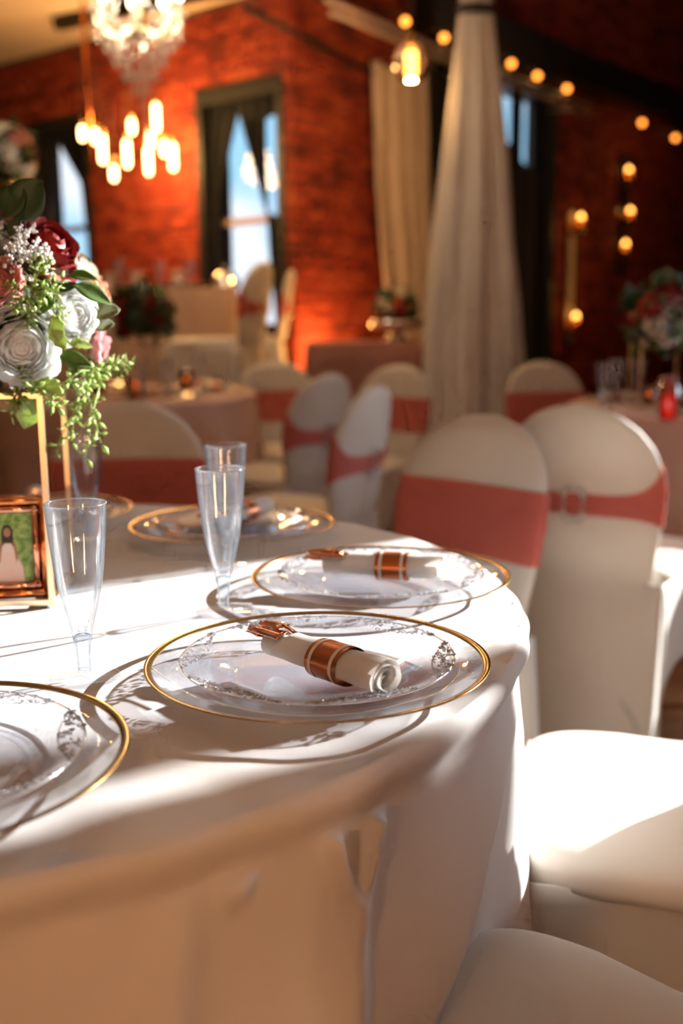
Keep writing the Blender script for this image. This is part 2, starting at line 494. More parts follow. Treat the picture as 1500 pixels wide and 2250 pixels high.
# ---- windows
def window(n, origin, along, inward, w, z0, z1, label, rails=(.5,), bars=()):
    """black sash window standing in its opening; origin = left lower corner on the room face of the wall"""
    t = thing('window_%d' % n, label, 'window', (0, 0, 0)); t['kind'] = 'structure'
    def P(s, d, z): return origin + along * s + inward * d + Vector((0, 0, z))
    def bar(mb, s0, s1, d0, d1, za, zb):
        v = [P(s, d, z) for z in (za, zb) for (s, d) in ((s0, d0), (s1, d0), (s1, d1), (s0, d1))]
        mb.add(v, [(3, 2, 1, 0), (4, 5, 6, 7), (0, 1, 5, 4), (1, 2, 6, 5), (2, 3, 7, 6), (3, 0, 4, 7)])
    mb = MB(); h = z1 - z0; fw = .06
    bar(mb, 0, fw, -.25, .02, 0, h); bar(mb, w - fw, w, -.25, .02, 0, h); bar(mb, fw, w - fw, -.25, .02, h - .10, h); bar(mb, fw, w - fw, -.25, .05, 0, .07)
    mb.build('window_frame', 'black_wood', t, smooth=False)
    zs = [.07] + [h * r for r in rails] + [h - .10]
    for r in rails:
        mb = MB(); bar(mb, fw, w - fw, -.18, -.12, h * r - .022, h * r + .022); mb.build('sash_rail', 'black_wood' if n > 2 else 'pale_pipe', t, smooth=False)
    for b in bars:
        mb = MB(); bar(mb, w * b - .018, w * b + .018, -.17, -.13, .07, h - .10); mb.build('glazing_bar', 'black_wood', t, smooth=False)
    ss = [fw] + [w * b for b in bars] + [w - fw]
    for a, b in zip(ss, ss[1:]):
        for c, d in zip(zs, zs[1:]):
            mb = MB(); bar(mb, a, b, -.152, -.148, c, d); mb.build('pane', 'window_glass', t, smooth=False)
    return t
window(1, room(0, W1[0], W1[2]), RV, -RU, W1[1] - W1[0], W1[2], W1[3], 'narrow black framed window at the far left behind the flowers')
window(2, room(0, W2[0], W2[2]), RV, -RU, W2[1] - W2[0], W2[2], W2[3], 'black framed window between pendant bulbs and brick corner', rails=(.47,))
window(3, room(W3[0], 0, W3[2]), RU, RV, W3[1] - W3[0], W3[2], W3[3], 'wide window behind the tall white drape, mostly blacked out', rails=(.55,), bars=(.5,))
for i, (a, b) in enumerate(SUN_WINDOWS):
    window(4 + i, room(0, a, .8), RV, -RU, b - a, .8, SUN_HEADS[i], ['low sunny window next to the tall bay', 'sunny window that lights the white table', 'sunny window behind the camera'][i], rails=(.0401,))

# ---- drapes: pleated sheets between two edge curves
def drape(name, label, cat, P, left, right, z0, z1, mat, pleats=7, depth=.035, n=70, rows=40, group=None, phase=0.0):
    """P(s, d, z) -> world; left(t), right(t) give the edge positions at height fraction t (0 bottom, 1 top)"""
    def fn(i, j):
        a, b = left(j), right(j)
        s = lerp(a, b, i)
        d = depth * (sin(2 * pi * pleats * i + phase + .6 * sin(3 * j + 9 * i)) + .35 * sin(2 * pi * pleats * 2.3 * i + 2 * j + phase))
        return P(s, d, lerp(z0, z1, j))
    o = MB().grid(fn, n, rows).build(name, mat, None, solid=.004)
    tag(o, label, cat, group)
    return o
def PL(s, d, z): return room(.06 - d * .8, s, z)      # in the reveal of the left wall; s = v
def PR2(s, d, z): return room(s, -.045 + d * .4, z)
def PR(s, d, z): return room(s, -.08 + d * .8, z)     # in the reveal of the right wall; s = u
G_BLACK = 'black window drapes'
def ztab(z0, z1, *p): return lambda t: interp(p, lerp(z0, z1, t))
def tab(*p): return lambda t: interp(p, t)
def ztab(z0, z1, *p): return lambda t: interp(p, lerp(z0, z1, t))
drape('window_drape', 'black drape held to the left side of the window by the corner', 'curtain', PL, tab((0, -.875), (1, -.875)), ztab(1.02, 2.60, (1.0, -.80), (1.42, -.796), (1.91, -.752), (2.46, -.546), (2.6, -.545)), 1.02, 2.60, 'black_drape', 4, .02, group=G_BLACK)
drape('window_drape', 'black drape pulled to the right side of the window by the corner', 'curtain', PL, ztab(1.02, 2.60, (1.0, -.22), (1.5, -.27), (1.77, -.282), (2.46, -.535), (2.6, -.545)), ztab(1.02, 2.60, (1.0, -.075), (1.74, -.075), (1.79, -.27), (1.80, -.30), (2.40, -.291), (2.43, -.075), (2.6, -.075)), 1.02, 2.60, 'black_drape', 4, .015, rows=90, group=G_BLACK)
drape('window_drape', 'black drape on the left side of the far left window', 'curtain', PL, tab((0, -2.835), (1, -2.835)), ztab(1.02, 2.62, (1.0, -2.78), (1.6, -2.76), (1.95, -2.723), (2.48, -2.533), (2.62, -2.53)), 1.02, 2.62, 'black_drape', 4, .02, group=G_BLACK)
drape('window_drape', 'black drape on the right side of the far left window', 'curtain', PL, ztab(1.02, 2.62, (1.0, -2.17), (1.68, -2.203), (2.16, -2.259), (2.48, -2.52), (2.62, -2.53)), tab((0, -2.075), (1, -2.075)), 1.02, 2.62, 'black_drape', 4, .02, group=G_BLACK)
# window 3
drape('window_drape', 'black drape left of the white light slits in the wide window', 'curtain', PR, tab((0, 1.51), (1, 1.51)), ztab(.65, 3.05, (.6, 2.76), (2.47, 2.76), (2.52, 2.593), (3.1, 2.593)), .65, 3.05, 'black_drape', 9, .02, group=G_BLACK, rows=80)
drape('window_drape', 'black drape strip between the two white light slits', 'curtain', PR2, ztab(.65, 3.05, (.6, 2.60), (2.47, 2.60), (2.52, 2.76), (3.1, 2.76)), ztab(.65, 3.05, (.6, 3.26), (2.33, 3.26), (2.40, 2.975), (3.1, 2.975)), .65, 3.05, 'black_drape', 3, .02, group=G_BLACK, rows=80)
drape('window_drape', 'black drape right of the white light slits in the wide window', 'curtain', PR, ztab(.65, 3.05, (.6, 2.98), (2.30, 2.98), (2.36, 3.193), (3.1, 3.193)), tab((0, 3.47), (1, 3.47)), .65, 3.05, 'black_drape', 4, .02, group=G_BLACK, rows=80)
# sunny window: unseen drapes added to cut a sun band across the table
def PS(s, d, z): return room(-.10 - d, s, z)
drape('window_drape', 'black drape on the near side of the sunny window', 'curtain', PS, ztab(.1, 2.98, (.1, 5.60), (2.20, 5.60), (2.24, 5.625), (3, 5.625)), tab((0, 6.06), (1, 6.06)), .1, 2.98, 'black_drape', 5, .02, group=G_BLACK)
drape('window_drape', 'narrow black drape in the middle of the sunny window', 'curtain', PS, tab((0, 5.49), (1, 5.49)), ztab(.1, 2.98, (.1, 5.62), (2.20, 5.62), (2.24, 5.603), (3, 5.603)), .1, 2.98, 'black_drape', 2, .015, group=G_BLACK)

# beige curtain on the brick pier
drape('beige_curtain', 'long beige curtain hanging on the brick pier beside the window', 'curtain', lambda s, d, z: room(s, .15 + d, z), ztab(.3, 2.8, (.3, .85), (1.03, .76), (2.0, .62), (2.8, .60)), ztab(.3, 2.8, (.3, 1.50), (2.8, 1.30)), .30, 2.78, 'beige_drape', 4, .045)
# tall white drape tied at the top
DY = 5.82
def drape_col(i, j):
    z = lerp(.02, LOW - .005, j)
    cx = interp([(0, at(1038, 905, DY).x), (1.0, at(1038, 700, DY).x), (2.0, at(1046, 300, DY).x), (2.82, at(1045, 20, DY).x), (3.2, at(1047, 0, DY).x)], z)
    hw = interp([(0, .272), (.6, .262), (1.2, .225), (2.0, .152), (2.55, .096), (2.78, .078), (2.86, .078), (3.2, .095)], z)
    a = 2 * pi * i
    pl = 1 + .15 * sin(7 * a + .8 * sin(2.2 * z)) * smooth01((2.8 - z) / 1.1 + .25) + .05 * sin(17 * a + z)
    return Vector((cx + hw * cos(a) * pl, DY + hw * .5 * sin(a) * pl, z))
t = thing('draped_column', 'tall white fabric drape tied with a black band near the top', 'curtain', (0, 0, 0))
MB().grid(drape_col, 220, 70).build('drape', 'white_drape', t)
bx = at(1045, 22, DY)
MB().lathe([(.090, -.026), (.096, -.02), (.096, .02), (.090, .026)], 40).xf(Matrix.Translation(bx) @ Matrix.Diagonal((1, .58, 1, 1))).build('tie_band', 'black_wood', t)

# ---- beam, curtain rails, string lights
mb = MB(); rbox(mb, 1.3, 8.2, .0, .20, 3.10, 3.36); o = mb.build('steel_beam', 'black_steel', smooth=False); tag(o, 'black steel beam along the dark brick wall', 'beam')
for k, dz in enumerate((0, -.062)):
    pts = [room(-.02 + .05 * k, .30, 3.00 + dz), room(1.41, .30, 2.935 + dz), room(3.5, .30, 2.88 + dz)]
    mb = MB(); mb.tube(pts, .020, 10)
    for u, z in ((1.7, 2.93), (3.3, 2.885)): mb.tube([room(u, .30, z + dz), room(u, .02, z + dz + .03)], .009, 6)
    o = mb.build('curtain_rail', 'pale_pipe'); tag(o, ('upper of the two pale metal curtain rails', 'lower of the two pale metal curtain rails')[k], 'curtain rail', 'curtain rails')
a, b = at(535, 12, 6.3), at(815, 158, 7.35)
mb = MB(); mb.tube([a, b], .018, 8); mb.tube([a.lerp(b, .1), Vector((a.lerp(b, .1).x, a.lerp(b, .1).y, LOW - .003))], .006, 6)
o = mb.build('conduit', 'black_steel'); tag(o, 'thin dark rod crossing in front of the brick corner', 'rod')
spots = [(890, 47), (975, 83), (1123, 140), (1180, 167), (1245, 195), (1410, 270), (1483, 303)]
pos = []
for px, py in spots:
    d = ray(px, py); q = room(0, .27) - CAM
    k = (q.x * RV.x + q.y * RV.y) / (d.x * RV.x + d.y * RV.y)
    pos.append(CAM + d * k)
t = thing('string_lights', 'string of small round amber bulbs along the black beam', 'string lights', (0, 0, 0))
ext = [pos[0] + (pos[0] - pos[1]) * 1.5] + pos + [pos[-1] + RU * 1.2]
path = []
for p, q in zip(ext, ext[1:]):
    for k in range(6):
        f = k / 6; path.append(p.lerp(q, f) + Vector((0, 0, .055 - .05 * sin(pi * f))))
MB().tube(path, .006, 6).build('cable', 'black_steel', t)
for p in pos:
    o = MB().ball((0, 0, 0), .026, 12, 8).build('bulb', 'bulb_string', t); o.location = p
    o2 = MB().tube([(0, 0, .02), (0, 0, .055)], .013, 8).build('socket', 'black_steel', o)
    light('string_bulb_light', 'POINT', p + RV * .06, .2, (1, .5, .15), .03)
# unlit bulbs of the same string
for px, py in ((1293, 220), (1375, 262), (1445, 297)):
    d = ray(px, py); q = room(0, .27) - CAM
    k = (q.x * RV.x + q.y * RV.y) / (d.x * RV.x + d.y * RV.y)
    o = MB().ball((0, 0, 0), .026, 12, 8).build('bulb', 'clear_plastic', t); o.location = CAM + d * k

# black track on the ceiling
ta, tb = atz(125, 52, LOW - .04), atz(215, 33, LOW - .04)
tdir = (tb - ta).normalized()
mb = MB(); mb.tube([ta, ta + tdir * 1.7], .055, 4, square=True); o = mb.build('ceiling_track', 'black_steel', smooth=False); tag(o, 'black lighting track on the cream ceiling', 'light track')

# ---- pendant cluster
CL = 7.25
bul = [(181, 293, 20), (209, 300, 20), (225, 328, 45), (250, 381, 20), (279, 338, 45), (289, 278, 20), (326, 355, 45), (331, 308, 20), (343, 258, 45), (361, 327, 20), (380, 345, 45)]
cen = at(285, 320, CL)
t = thing('pendant_cluster', 'cluster of glowing vintage bulbs hanging before the brick wall', 'pendant lamp', (cen.x, cen.y, LOW))
MB().lathe([(0, -.03), (.16, -.03), (.17, 0), (0, 0)], 24).build('canopy', 'black_steel', t)
rng = random.Random(2)
for k, (px, py, h) in enumerate(bul):
    p = at(px, py, CL + rng.uniform(-.25, .25)); lp = p - t.location
    H = h / F_PX * CL
    o = MB().lathe([(0, -H / 2 - .018), (.014, -H / 2 - .010), (.019, -H / 2 + .004), (.019, H / 2), (.012, H / 2 + .016), (0, H / 2 + .02)], 12).build('bulb', 'bulb_warm', t); o.location = lp
    MB().lathe([(.0, H / 2 + .07), (.016, H / 2 + .07), (.016, H / 2 + .012), (.0, H / 2 + .012)], 10).build('socket', 'gold', o)
    MB().tube([lp + Vector((0, 0, H / 2 + .07)), Vector((lp.x, lp.y, -.25)), Vector((lp.x * .2, lp.y * .2, -.01))], .0028, 5).build('cord', 'black_steel', t)
a = at(190, 170, CL) - t.location; b = at(204, 385, CL) - t.location
MB().tube([(a.x, a.y, -.015), a, b], .014, 8).build('stem', 'copper', t)
light('cluster_light', 'POINT', cen + Vector((.1, -.0, 0)), 78, (1, .50, .14), .18)

# ---- chandelier
def chandelier(loc, label, drop):
    t = thing('crystal_chandelier', label, 'chandelier', loc, .3, 'crystal chandeliers')
    mb = MB(); mb.tube([(0, 0, -drop), (0, 0, 0)], .008, 8); mb.lathe([(0, -.04), (.05, -.03), (.06, 0), (0, 0)], 16); mb.build('stem', 'pale_gold', t)
    z = -drop
    MB().lathe([(0, -.08), (.02, -.07), (.045, -.03), (.02, .02), (.03, .07), (.012, .12), (0, .13)], 16, org=(0, 0, z)).build('hub', 'pale_gold', t)
    for k in range(8):
        a = 2 * pi * k / 8
        ca, sa = cos(a), sin(a)
        arm = MB().tube([(ca * r, sa * r, z + q) for r, q in ((.03, -.02), (.08, -.07), (.14, -.06), (.185, -.01), (.19, .03))], .006, 6).build('arm', 'pale_gold', t)
        MB().lathe([(0, .03), (.03, .035), (.032, .042), (.009, .045), (.009, .10), (0, .10)], 12, org=(ca * .19, sa * .19, z)).build('candle_cup', 'crystal', arm)
        MB().lathe([(0, .10), (.013, .115), (.016, .135), (.008, .165), (0, .18)], 10, org=(ca * .19, sa * .19, z)).build('bulb', 'bulb_white', arm)
    mb = MB(); rg = random.Random(5)
    for ring, (rad, zz, n) in enumerate(((.19, .0, 14), (.15, -.05, 12), (.115, -.11, 10), (.075, -.17, 8), (.035, -.23, 5), (.0, -.29, 1)  )):
        for k in range(n):
            a = 2 * pi * k / max(n, 1)
            for dz in (0, -.035, -.065):
                mb.ball((cos(a) * rad, sin(a) * rad, z + zz + dz), .011 - (.003 if dz == -.035 else 0), 6, 4, (1, 1, 1.5))
    o = mb.build('crystals', 'crystal', t, smooth=False); o['kind'] = 'stuff'
    return t
CHP = at(303, 48, 5.0)
chandelier((CHP.x, CHP.y, LOW), 'crystal chandelier with candle bulbs at the top left', LOW - CHP.z + .0)
light('chandelier_light', 'POINT', CHP + Vector((0, 0, .12)), 36, (1, .80, .56), .10)
# unseen chandeliers, added as warm fill for the near side of the table
for (x, y, e) in ((-.6, -1.2, 10), (1.6, -1.0, 5), (-2.2, 2.6, 5)):
    chandelier((x, y, LOW), ['crystal chandelier behind the camera on the left', 'crystal chandelier behind the camera on the right', 'crystal chandelier over the far left of the table'][(-.6, 1.6, -2.2).index(x)], .62)
    light('chandelier_light', 'POINT', (x, y, LOW - .50), e, (1, .54, .27), .22)

# made-up globe lamps, added behind the camera to warm the hanging cloth
for k, (x, y, e) in enumerate(((-.75, -1.05, 27), (1.25, -.75, 34))):
    t = thing('globe_floor_lamp', ('low globe floor lamp behind the camera on the left', 'low globe floor lamp behind the camera on the right')[k], 'lamp', (x, y, 0), 0, 'globe floor lamps')
    MB().lathe([(0, 0), (.13, 0), (.13, .015), (.02, .03), (.012, .05), (.012, .80), (.05, .83), (.05, .845), (0, .845)], 24).build('base', 'black_steel', t)
    MB().lathe([(.05, .845), (.10, .88), (.125, .95), (.10, 1.02), (.05, 1.06), (0, 1.07)], 24).build('globe', 'lamp_glass', t)
    MB().ball((0, 0, .95), .03, 10, 6).build('bulb', 'bulb_warm', t)
    light('globe_lamp_light', 'POINT', (x, y, .95), e, (1, .52, .25), .09)

# ---- amber pendant
p = at(903, 138, 6.0)
t = thing('amber_pendant', 'amber glass globe pendant with a glowing bulb', 'pendant lamp', (p.x, p.y, LOW))
lz = p.z - LOW
MB().tube([(0, 0, 0), (0, 0, lz + .14)], .005, 6).build('cord', 'black_steel', t)
MB().lathe([(0, .15), (.022, .15), (.022, .09), (0, .09)], 14, org=(0, 0, lz)).build('socket', 'gold', t)
MB().lathe([(.025, .10), (.06, .085), (.092, .045), (.104, 0), (.092, -.045), (.06, -.085), (.03, -.10)], 28, org=(0, 0, lz)).build('globe', 'amber_glass', t)
MB().lathe([(0, -.085), (.022, -.075), (.03, -.05), (.03, .05), (.018, .085), (0, .09)], 14, org=(0, 0, lz)).build('bulb', 'bulb_warm', t)
light('amber_pendant_light', 'POINT', p + Vector((0, 0, -.14)), 34, (1, .5, .16), .05)

# ---- wall sconces
def cup(mbp, x, z, t, lit):
    c = MB().lathe([(.0, 0), (.042, .002), (.045, .02), (.045, .13), (.042, .13), (.042, .02), (0, .015)], 16, org=(x, .09, z)).build('candle_glass', 'amber_glass', t)
    MB().lathe([(0, .015), (.030, .015), (.030, .07), (0, .075)], 12, org=(x, .09, z)).build('candle', 'white_paper', c)
    if lit: MB().lathe([(0, .072), (.024, .085), (.030, .11), (.022, .15), (0, .18)], 10, org=(x, .09, z)).build('flame', 'candle_flame', c)
def sconce(u, z0, z1, tiers, w, label, plate='mirror'):
    base = room(u, .003, 0)
    t = thing('wall_sconce', label, 'sconce', base, 0, 'candle wall sconces')
    t.matrix_world = Matrix(((-RU.x, RV.x, 0, base.x), (-RU.y, RV.y, 0, base.y), (0, 0, 1, 0), (0, 0, 0, 1)))
    mb = MB(); mb.box((-w / 2, 0, z0), (w / 2, .014, z1)); mb.build('back_plate', plate, t, smooth=False)
    mb = MB()
    for x in (-w / 2, w / 2): mb.box((x - .012, 0, z0 - .012), (x + .012, .03, z1 + .012))
    for z in (z0, z1): mb.box((-w / 2, 0, z - .012), (w / 2, .03, z + .012))
    mb.build('frame', 'black_steel', t, smooth=False)
    for x, z, lit in tiers:
        mb = MB(); mb.box((x - .06, .014, z - .012), (x + .06, .15, z)); mb.build('bracket', 'black_steel', t, smooth=False)
        cup(None, x, z, t, lit)
    return t
sconce(3.80, .84, 2.06, [(-.03, 1.85, 1), (.01, .96, 1)], .18, 'tall narrow ivory sconce with two candles beside the black drape', 'ivory_panel')
sconce(4.86, 1.55, 2.66, [(.05, 2.36, 1), (-.02, 1.98, 1), (.06, 1.66, 1)], .26, 'wide mirrored sconce with three candle tiers at the far right')
for u, z, e in ((3.82, 1.75, .9), (3.80, 1.25, .8), (4.84, 2.45, .4), (4.84, 1.8, .4)):
    light('sconce_light', 'POINT', room(u, .3, z + .1), e, (1, .45, .12), .04)

# ================================================================== MAIN TABLE
TC = Vector((-.495, 1.25, 0)); TZ = .76; TR = .715
t = thing('banquet_table', 'round folding banquet table under the near white cloth', 'table', TC)
MB().lathe([(0, TZ - .032), (TR - .022, TZ - .032), (TR - .018, TZ - .008), (0, TZ - .008)], 64).build('tabletop', 'hall_wall', t)
for k in range(4):
    a = pi / 4 + k * pi / 2
    MB().tube([(cos(a) * .45, sin(a) * .45, TZ - .03), (cos(a) * .52, sin(a) * .52, .0)], .016, 8).build('leg', 'black_steel', t)

FOLDS = [(-8, .075, .15), (30, .08, .2), (62, .08, .2), (95, .08, .2), (128, .08, .2), (160, .08, .2), (192, .08, .2), (222, .08, .2), (250, .07, .2), (276, .05, .16), (300.5, .035, .06)]
def adiff(a, b): return (a - b + pi) % (2 * pi) - pi
def ridge(phi, z, p0, z0, p1, z1, amp, wid):
    """soft crease running on the skirt from (p0,z0) to (p1,z1), angles in degrees"""
    t_ = (z - z0) / (z1 - z0)
    if t_ < -.15 or t_ > 1.15: return 0
    pc = radians(lerp(p0, p1, t_))
    e = smooth01((t_ + .15) / .35) * smooth01((1.15 - t_) / .75)
    return amp * e * math.exp(-(adiff(phi, pc) / radians(wid)) ** 2)
def cloth_main(phi, k):
    """k: 0..1 top radius, 1..2 rolled edge and 4 cm lip, 2..3 skirt"""
    P = Vector((cos(phi), sin(phi), 0))
    if k <= 1:
        r = (TR - .012) * k
        w = P * r
        z = TZ + .0022 * noise.noise(w * 7 + Vector((3, 1, 0))) + .0018 * noise.noise(Vector((w.x * 5 + w.y * 9, w.y * 2.5 - w.x, 4)) * 1.4)
        ex = smooth01((r - .60) / .1)
        z += ex * (.0022 * sin(phi * 37 + 2 * sin(phi * 5)) * .5 + .0035 * noise.noise(Vector((phi * 14, r * 6, 2))))
        z -= .0012 * ex
        return P * r + Vector((0, 0, z))
    if k <= 2:
        t_ = k - 1
        a = min(t_ / .45, 1) * pi / 2
        r = TR - .012 + .012 * sin(a) + .0012 * sin(phi * 37 + 2 * sin(phi * 5)) + .0016 * noise.noise(Vector((phi * 9, t_ * 2, 1)))
        z = TZ - .0012 - .012 * (1 - cos(a)) - max(0, t_ - .45) / .55 * .034
        r -= .013 * smooth01((t_ - .45) / .55)
        return P * r + Vector((0, 0, z))
    t_ = k - 2
    z = TZ - .047 - t_ * (TZ - .047 - .006)
    r = TR - .013 - .035 * smooth01(t_ * 1.5)
    grow = smooth01(t_ / .75) * .9 + .1 * min(1, t_ * 8)
    for (a, amp, wid) in FOLDS:
        d = adiff(phi, radians(a)) / wid
        r += amp * grow * math.exp(-d * d)
    # the panel towards the camera ends in a slanting fold
    pc_ = interp([(.30, 310), (.46, 318), (.54, 324), (.60, 330), (.65, 337), (.70, 346), (.72, 349)], z)
    d = math.degrees(adiff(phi, radians(pc_)))
    sh = math.exp(-(d / (18 if d < 0 else 4.0)) ** 2)
    r += sh * .040 * smooth01((.715 - z) / .2)
    # creases in the front of the skirt
    r += ridge(phi, z, 312.8, .739, 315.4, .63, .014, .75)
    r += ridge(phi, z, 317.9, .724, 315.6, .63, .014, .75)
    r += ridge(phi, z, 315.5, .66, 313.0, .48, .013, 1.1)
    r += ridge(phi, z, 305.6, .728, 306.1, .685, .009, .8)
    r += ridge(phi, z, 307.6, .725, 306.2, .685, .009, .8)
    r += ridge(phi, z, 302.9, .705, 300.6, .50, .009, 1.6)
    r += .0035 * noise.noise(Vector((phi * 6, z * 2.2, 7))) * smooth01(t_ * 4)
    return P * r + Vector((0, 0, z))
def cloth_mesh():
    mb = MB(); n = 720
    ks = [i / 34 for i in range(1, 35)] + [1 + i / 14 for i in range(1, 15)] + [2 + (i / 60) ** 1.25 for i in range(1, 61)]
    # a finer sweep over the half towards the camera
    phis = []
    deg = 0.0
    while deg < 360:
        phis.append(radians(deg)); deg += .16 if 284 <= deg < 352 else .75
    n = len(phis)
    v = [(0, 0, TZ)]
    for k in ks:
        for ph in phis: v.append(tuple(cloth_main(ph, k)))
    f = [(0, 1 + i, 1 + (i + 1) % n) for i in range(n)]
    for j in range(len(ks) - 1):
        for i in range(n):
            a = 1 + j * n; f.append((a + i, a + (i + 1) % n, a + n + (i + 1) % n, a + n + i))
    return mb.add(v, f)
o = cloth_mesh().build('tablecloth', 'cloth_white'); o.location = TC
tag(o, 'white floor length tablecloth on the near round table', 'tablecloth')
TOP = TZ + .0015

# ================================================================== PLACE SETTINGS
def charger():
    t = thing('charger_plate', '', 'plate', (0, 0, 0), 0, 'clear charger plates with gold rims')
    MB().lathe([(0, .003), (.105, .003), (.118, .0055), (.130, .011), (.1572, .0167), (.1572, .0182), (.130, .0132), (.117, .0082), (.104, .0056), (0, .0056)], 96).build('plate_body', 'plate_plastic', t)
    MB().lathe([(.1570, .0170), (.1572, .0180), (.1638, .0192), (.1644, .0188), (.1640, .0180), (.1572, .0168)], 96).build('gold_rim', 'gold', t)
    return t
def dinner_plate():
    t = thing('dinner_plate', '', 'plate', (0, 0, 0), 0, 'clear embossed dinner plates')
    MB().lathe([(0, .0065), (.072, .0065), (.080, .008), (.090, .0135), (.112, .0175), (.1305, .0205), (.1310, .0220), (.112, .0192), (.089, .0152), (.079, .0098), (.071, .0082), (0, .0082)], 96).build('plate_body', 'plate_plastic', t)
    MB().lathe([(.1295, .0218), (.1305, .0230), (.1315, .0222), (.1308, .0208)], 96).build('edge_line', 'border_plastic', t)
    mb = MB(); rg = random.Random(9)
    def zz(r): return .0193 + (r - .112) * .155 + .0008
    for c in range(6):
        a0 = 2 * pi * c / 6 + .35
        span = .43
        for k in range(64):
            f = rg.uniform(-1, 1); a = a0 + f * span
            dep = .0215 * (1 - abs(f) ** 1.5) + .002
            r = .1305 - rg.uniform(0, dep)
            q = rg.random()
            C = Vector((cos(a) * r, sin(a) * r, zz(r)))
            if q < .4: mb.ball(C, rg.uniform(.0010, .0019), 6, 4, (1, 1, .8))
            else:
                R = rg.uniform(.0018, .0036); s0 = rg.uniform(0, 6.28); turn = rg.uniform(3.5, 5.6)
                pts = [C + Vector((cos(s0 + turn * i / 8), sin(s0 + turn * i / 8), 0)) * R * (1 - .07 * i) for i in range(9)]
                mb.tube([Vector((p.x, p.y, zz(min(.131, hypot(p.x, p.y))))) for p in pts], .0007, 4)
        for k in range(22):     # beaded outline
            f = -1 + 2 * k / 21; a = a0 + f * span; r = .1305 - .021 * (1 - f * f)
            mb.ball((cos(a) * r, sin(a) * r, zz(r)), .0010, 5, 4)
    o = mb.build('embossed_border', 'border_plastic', t); o['kind'] = 'stuff'
    return t
def napkin_roll():
    """napkin rolled round the cutlery, lying along local x, cutlery pointing to -x"""
    t = thing('napkin_roll', '', 'napkin', (0, 0, 0), 0, 'napkin rolls with copper bands')
    L0, L1 = -.078, .078
    turns = 3.2; r0, r1 = .0045, .0178
    def fn(i, j):
        th = turns * 2 * pi * j
        outer = smooth01((j - .62) / .38)
        x0 = L0 + outer * (.012 + .028 * (.5 + .5 * cos(th + .9)))
        x1 = L1 - .003 * sin(th * .5)
        x = lerp(x0, x1, i)
        r = lerp(r0, r1, j) * (1 + .10 * smooth01((x - .02) / .06) - .05 * smooth01((-x - .01) / .05))
        r += .0007 * noise.noise(Vector((x * 60, th, 2)))
        ca, sa = cos(th + 2.2), sin(th + 2.2)
        return Vector((x, r * ca * 1.12, .0185 + r * sa * .95))
    MB().grid(fn, 26, 110).build('napkin', 'napkin_linen', t)
    b = MB()
    def ring(x0, x1, extra, mat, name, par):
        m_ = MB(); n = 40
        pr = []
        for x in (x0, x1):
            sc = (1 + .10 * smooth01((x - .02) / .06) - .05 * smooth01((-x - .01) / .05))
            for k in range(n):
                a = 2 * pi * k / n; r = (.0186 + extra) * sc
                pr.append((x, r * cos(a) * 1.12, .0185 + r * sin(a) * .95))
        return m_.add(pr, [(k, (k + 1) % n, n + (k + 1) % n, n + k) for k in range(n)]).build(name, mat, par)
    band = ring(-.008, .032, .0002, 'copper_paper', 'band', t)
    ring(-.0035, .0005, .0006, 'white_paper', 'stripe', band)
    ring(.0235, .0275, .0006, 'white_paper', 'stripe', band)
    # fork
    mb = MB()
    mb.add([(-.06, -.004, .022), (-.06, .002, .022), (-.088, -.011, .024), (-.088, .006, .024), (-.06, -.004, .0235), (-.06, .002, .0235), (-.088, -.011, .0255), (-.088, .006, .0255)], [(0, 2, 3, 1), (4, 5, 7, 6), (0, 4, 6, 2), (1, 3, 7, 5), (2, 6, 7, 3)])
    for y in (-.010, -.0050, 0.0, .005):
        mb.tube([(-.086, y, .0248), (-.095, y * 1.05, .0262), (-.104, y * 1.05, .0255)], [.0016, .0015, .0007], 6)
    mb.build('fork', 'rose_gold', t)
    # spoon
    mb = MB()
    def sp(i, j):
        x = -.066 - .040 * i; hw = .0095 * sqrt(max(0, 1 - (2 * i - 1.0) ** 2)) + .001
        y = .010 + (2 * j - 1) * hw
        return Vector((x, y, .0335 - .006 * (1 - (2 * j - 1) ** 2) * sin(pi * i) - .003 * i))
    mb.grid(sp, 12, 8); mb.tube([(-.03, .006, .026), (-.071, .010, .0335)], .0018, 6)
    mb.build('spoon', 'rose_gold', t, solid=.0012)
    mb = MB()
    def kn(i, j):
        return Vector((-.05 - .044 * i, -.013 + .013 * j * (1 - .75 * max(0, i - .6) / .4) - .004, .0300 + .004 * j))
    mb.grid(kn, 8, 2); mb.build('knife', 'rose_gold', t, solid=.0015)
    return t
def flute():
    t = thing('champagne_flute', '', 'glass', (0, 0, 0), 0, 'clear plastic champagne flutes')
    H = .170
    out = [(.0095, .040), (.012, .055), (.0165, .072), (.0205, .090), (.0235, .110), (.0262, .135), (.0280, .158), (.0286, H)]
    inn = [(.0274, H), (.0268, .158), (.0250, .135), (.0223, .110), (.0193, .090), (.0153, .072), (.0106, .055), (.0050, .047), (0, .0455)]
    MB().lathe(out + [(.0289, H + .0012), (.0274, H + .0012)] + inn, 48).build('bowl', 'clear_plastic', t)
    rim = MB(); rim.tube([(cos(a) * .0283, sin(a) * .0283, H + .0006) for a in [2 * pi * k / 48 for k in range(49)]], .0008, 6, cap=False); rim.build('rim', 'border_plastic', t)
    MB().lathe([(.0062, .006), (.0064, .020), (.0072, .030), (.0095, .040), (.0070, .043), (0, .044)], 32).build('stem', 'stem_plastic', t)
    MB().lathe([(.0, .0), (.0330, .0), (.0345, .0008), (.0335, .0016), (.020, .0035), (.0085, .006), (.0062, .009), (0, .009)], 48).build('foot', 'plate_plastic', t)
    return t

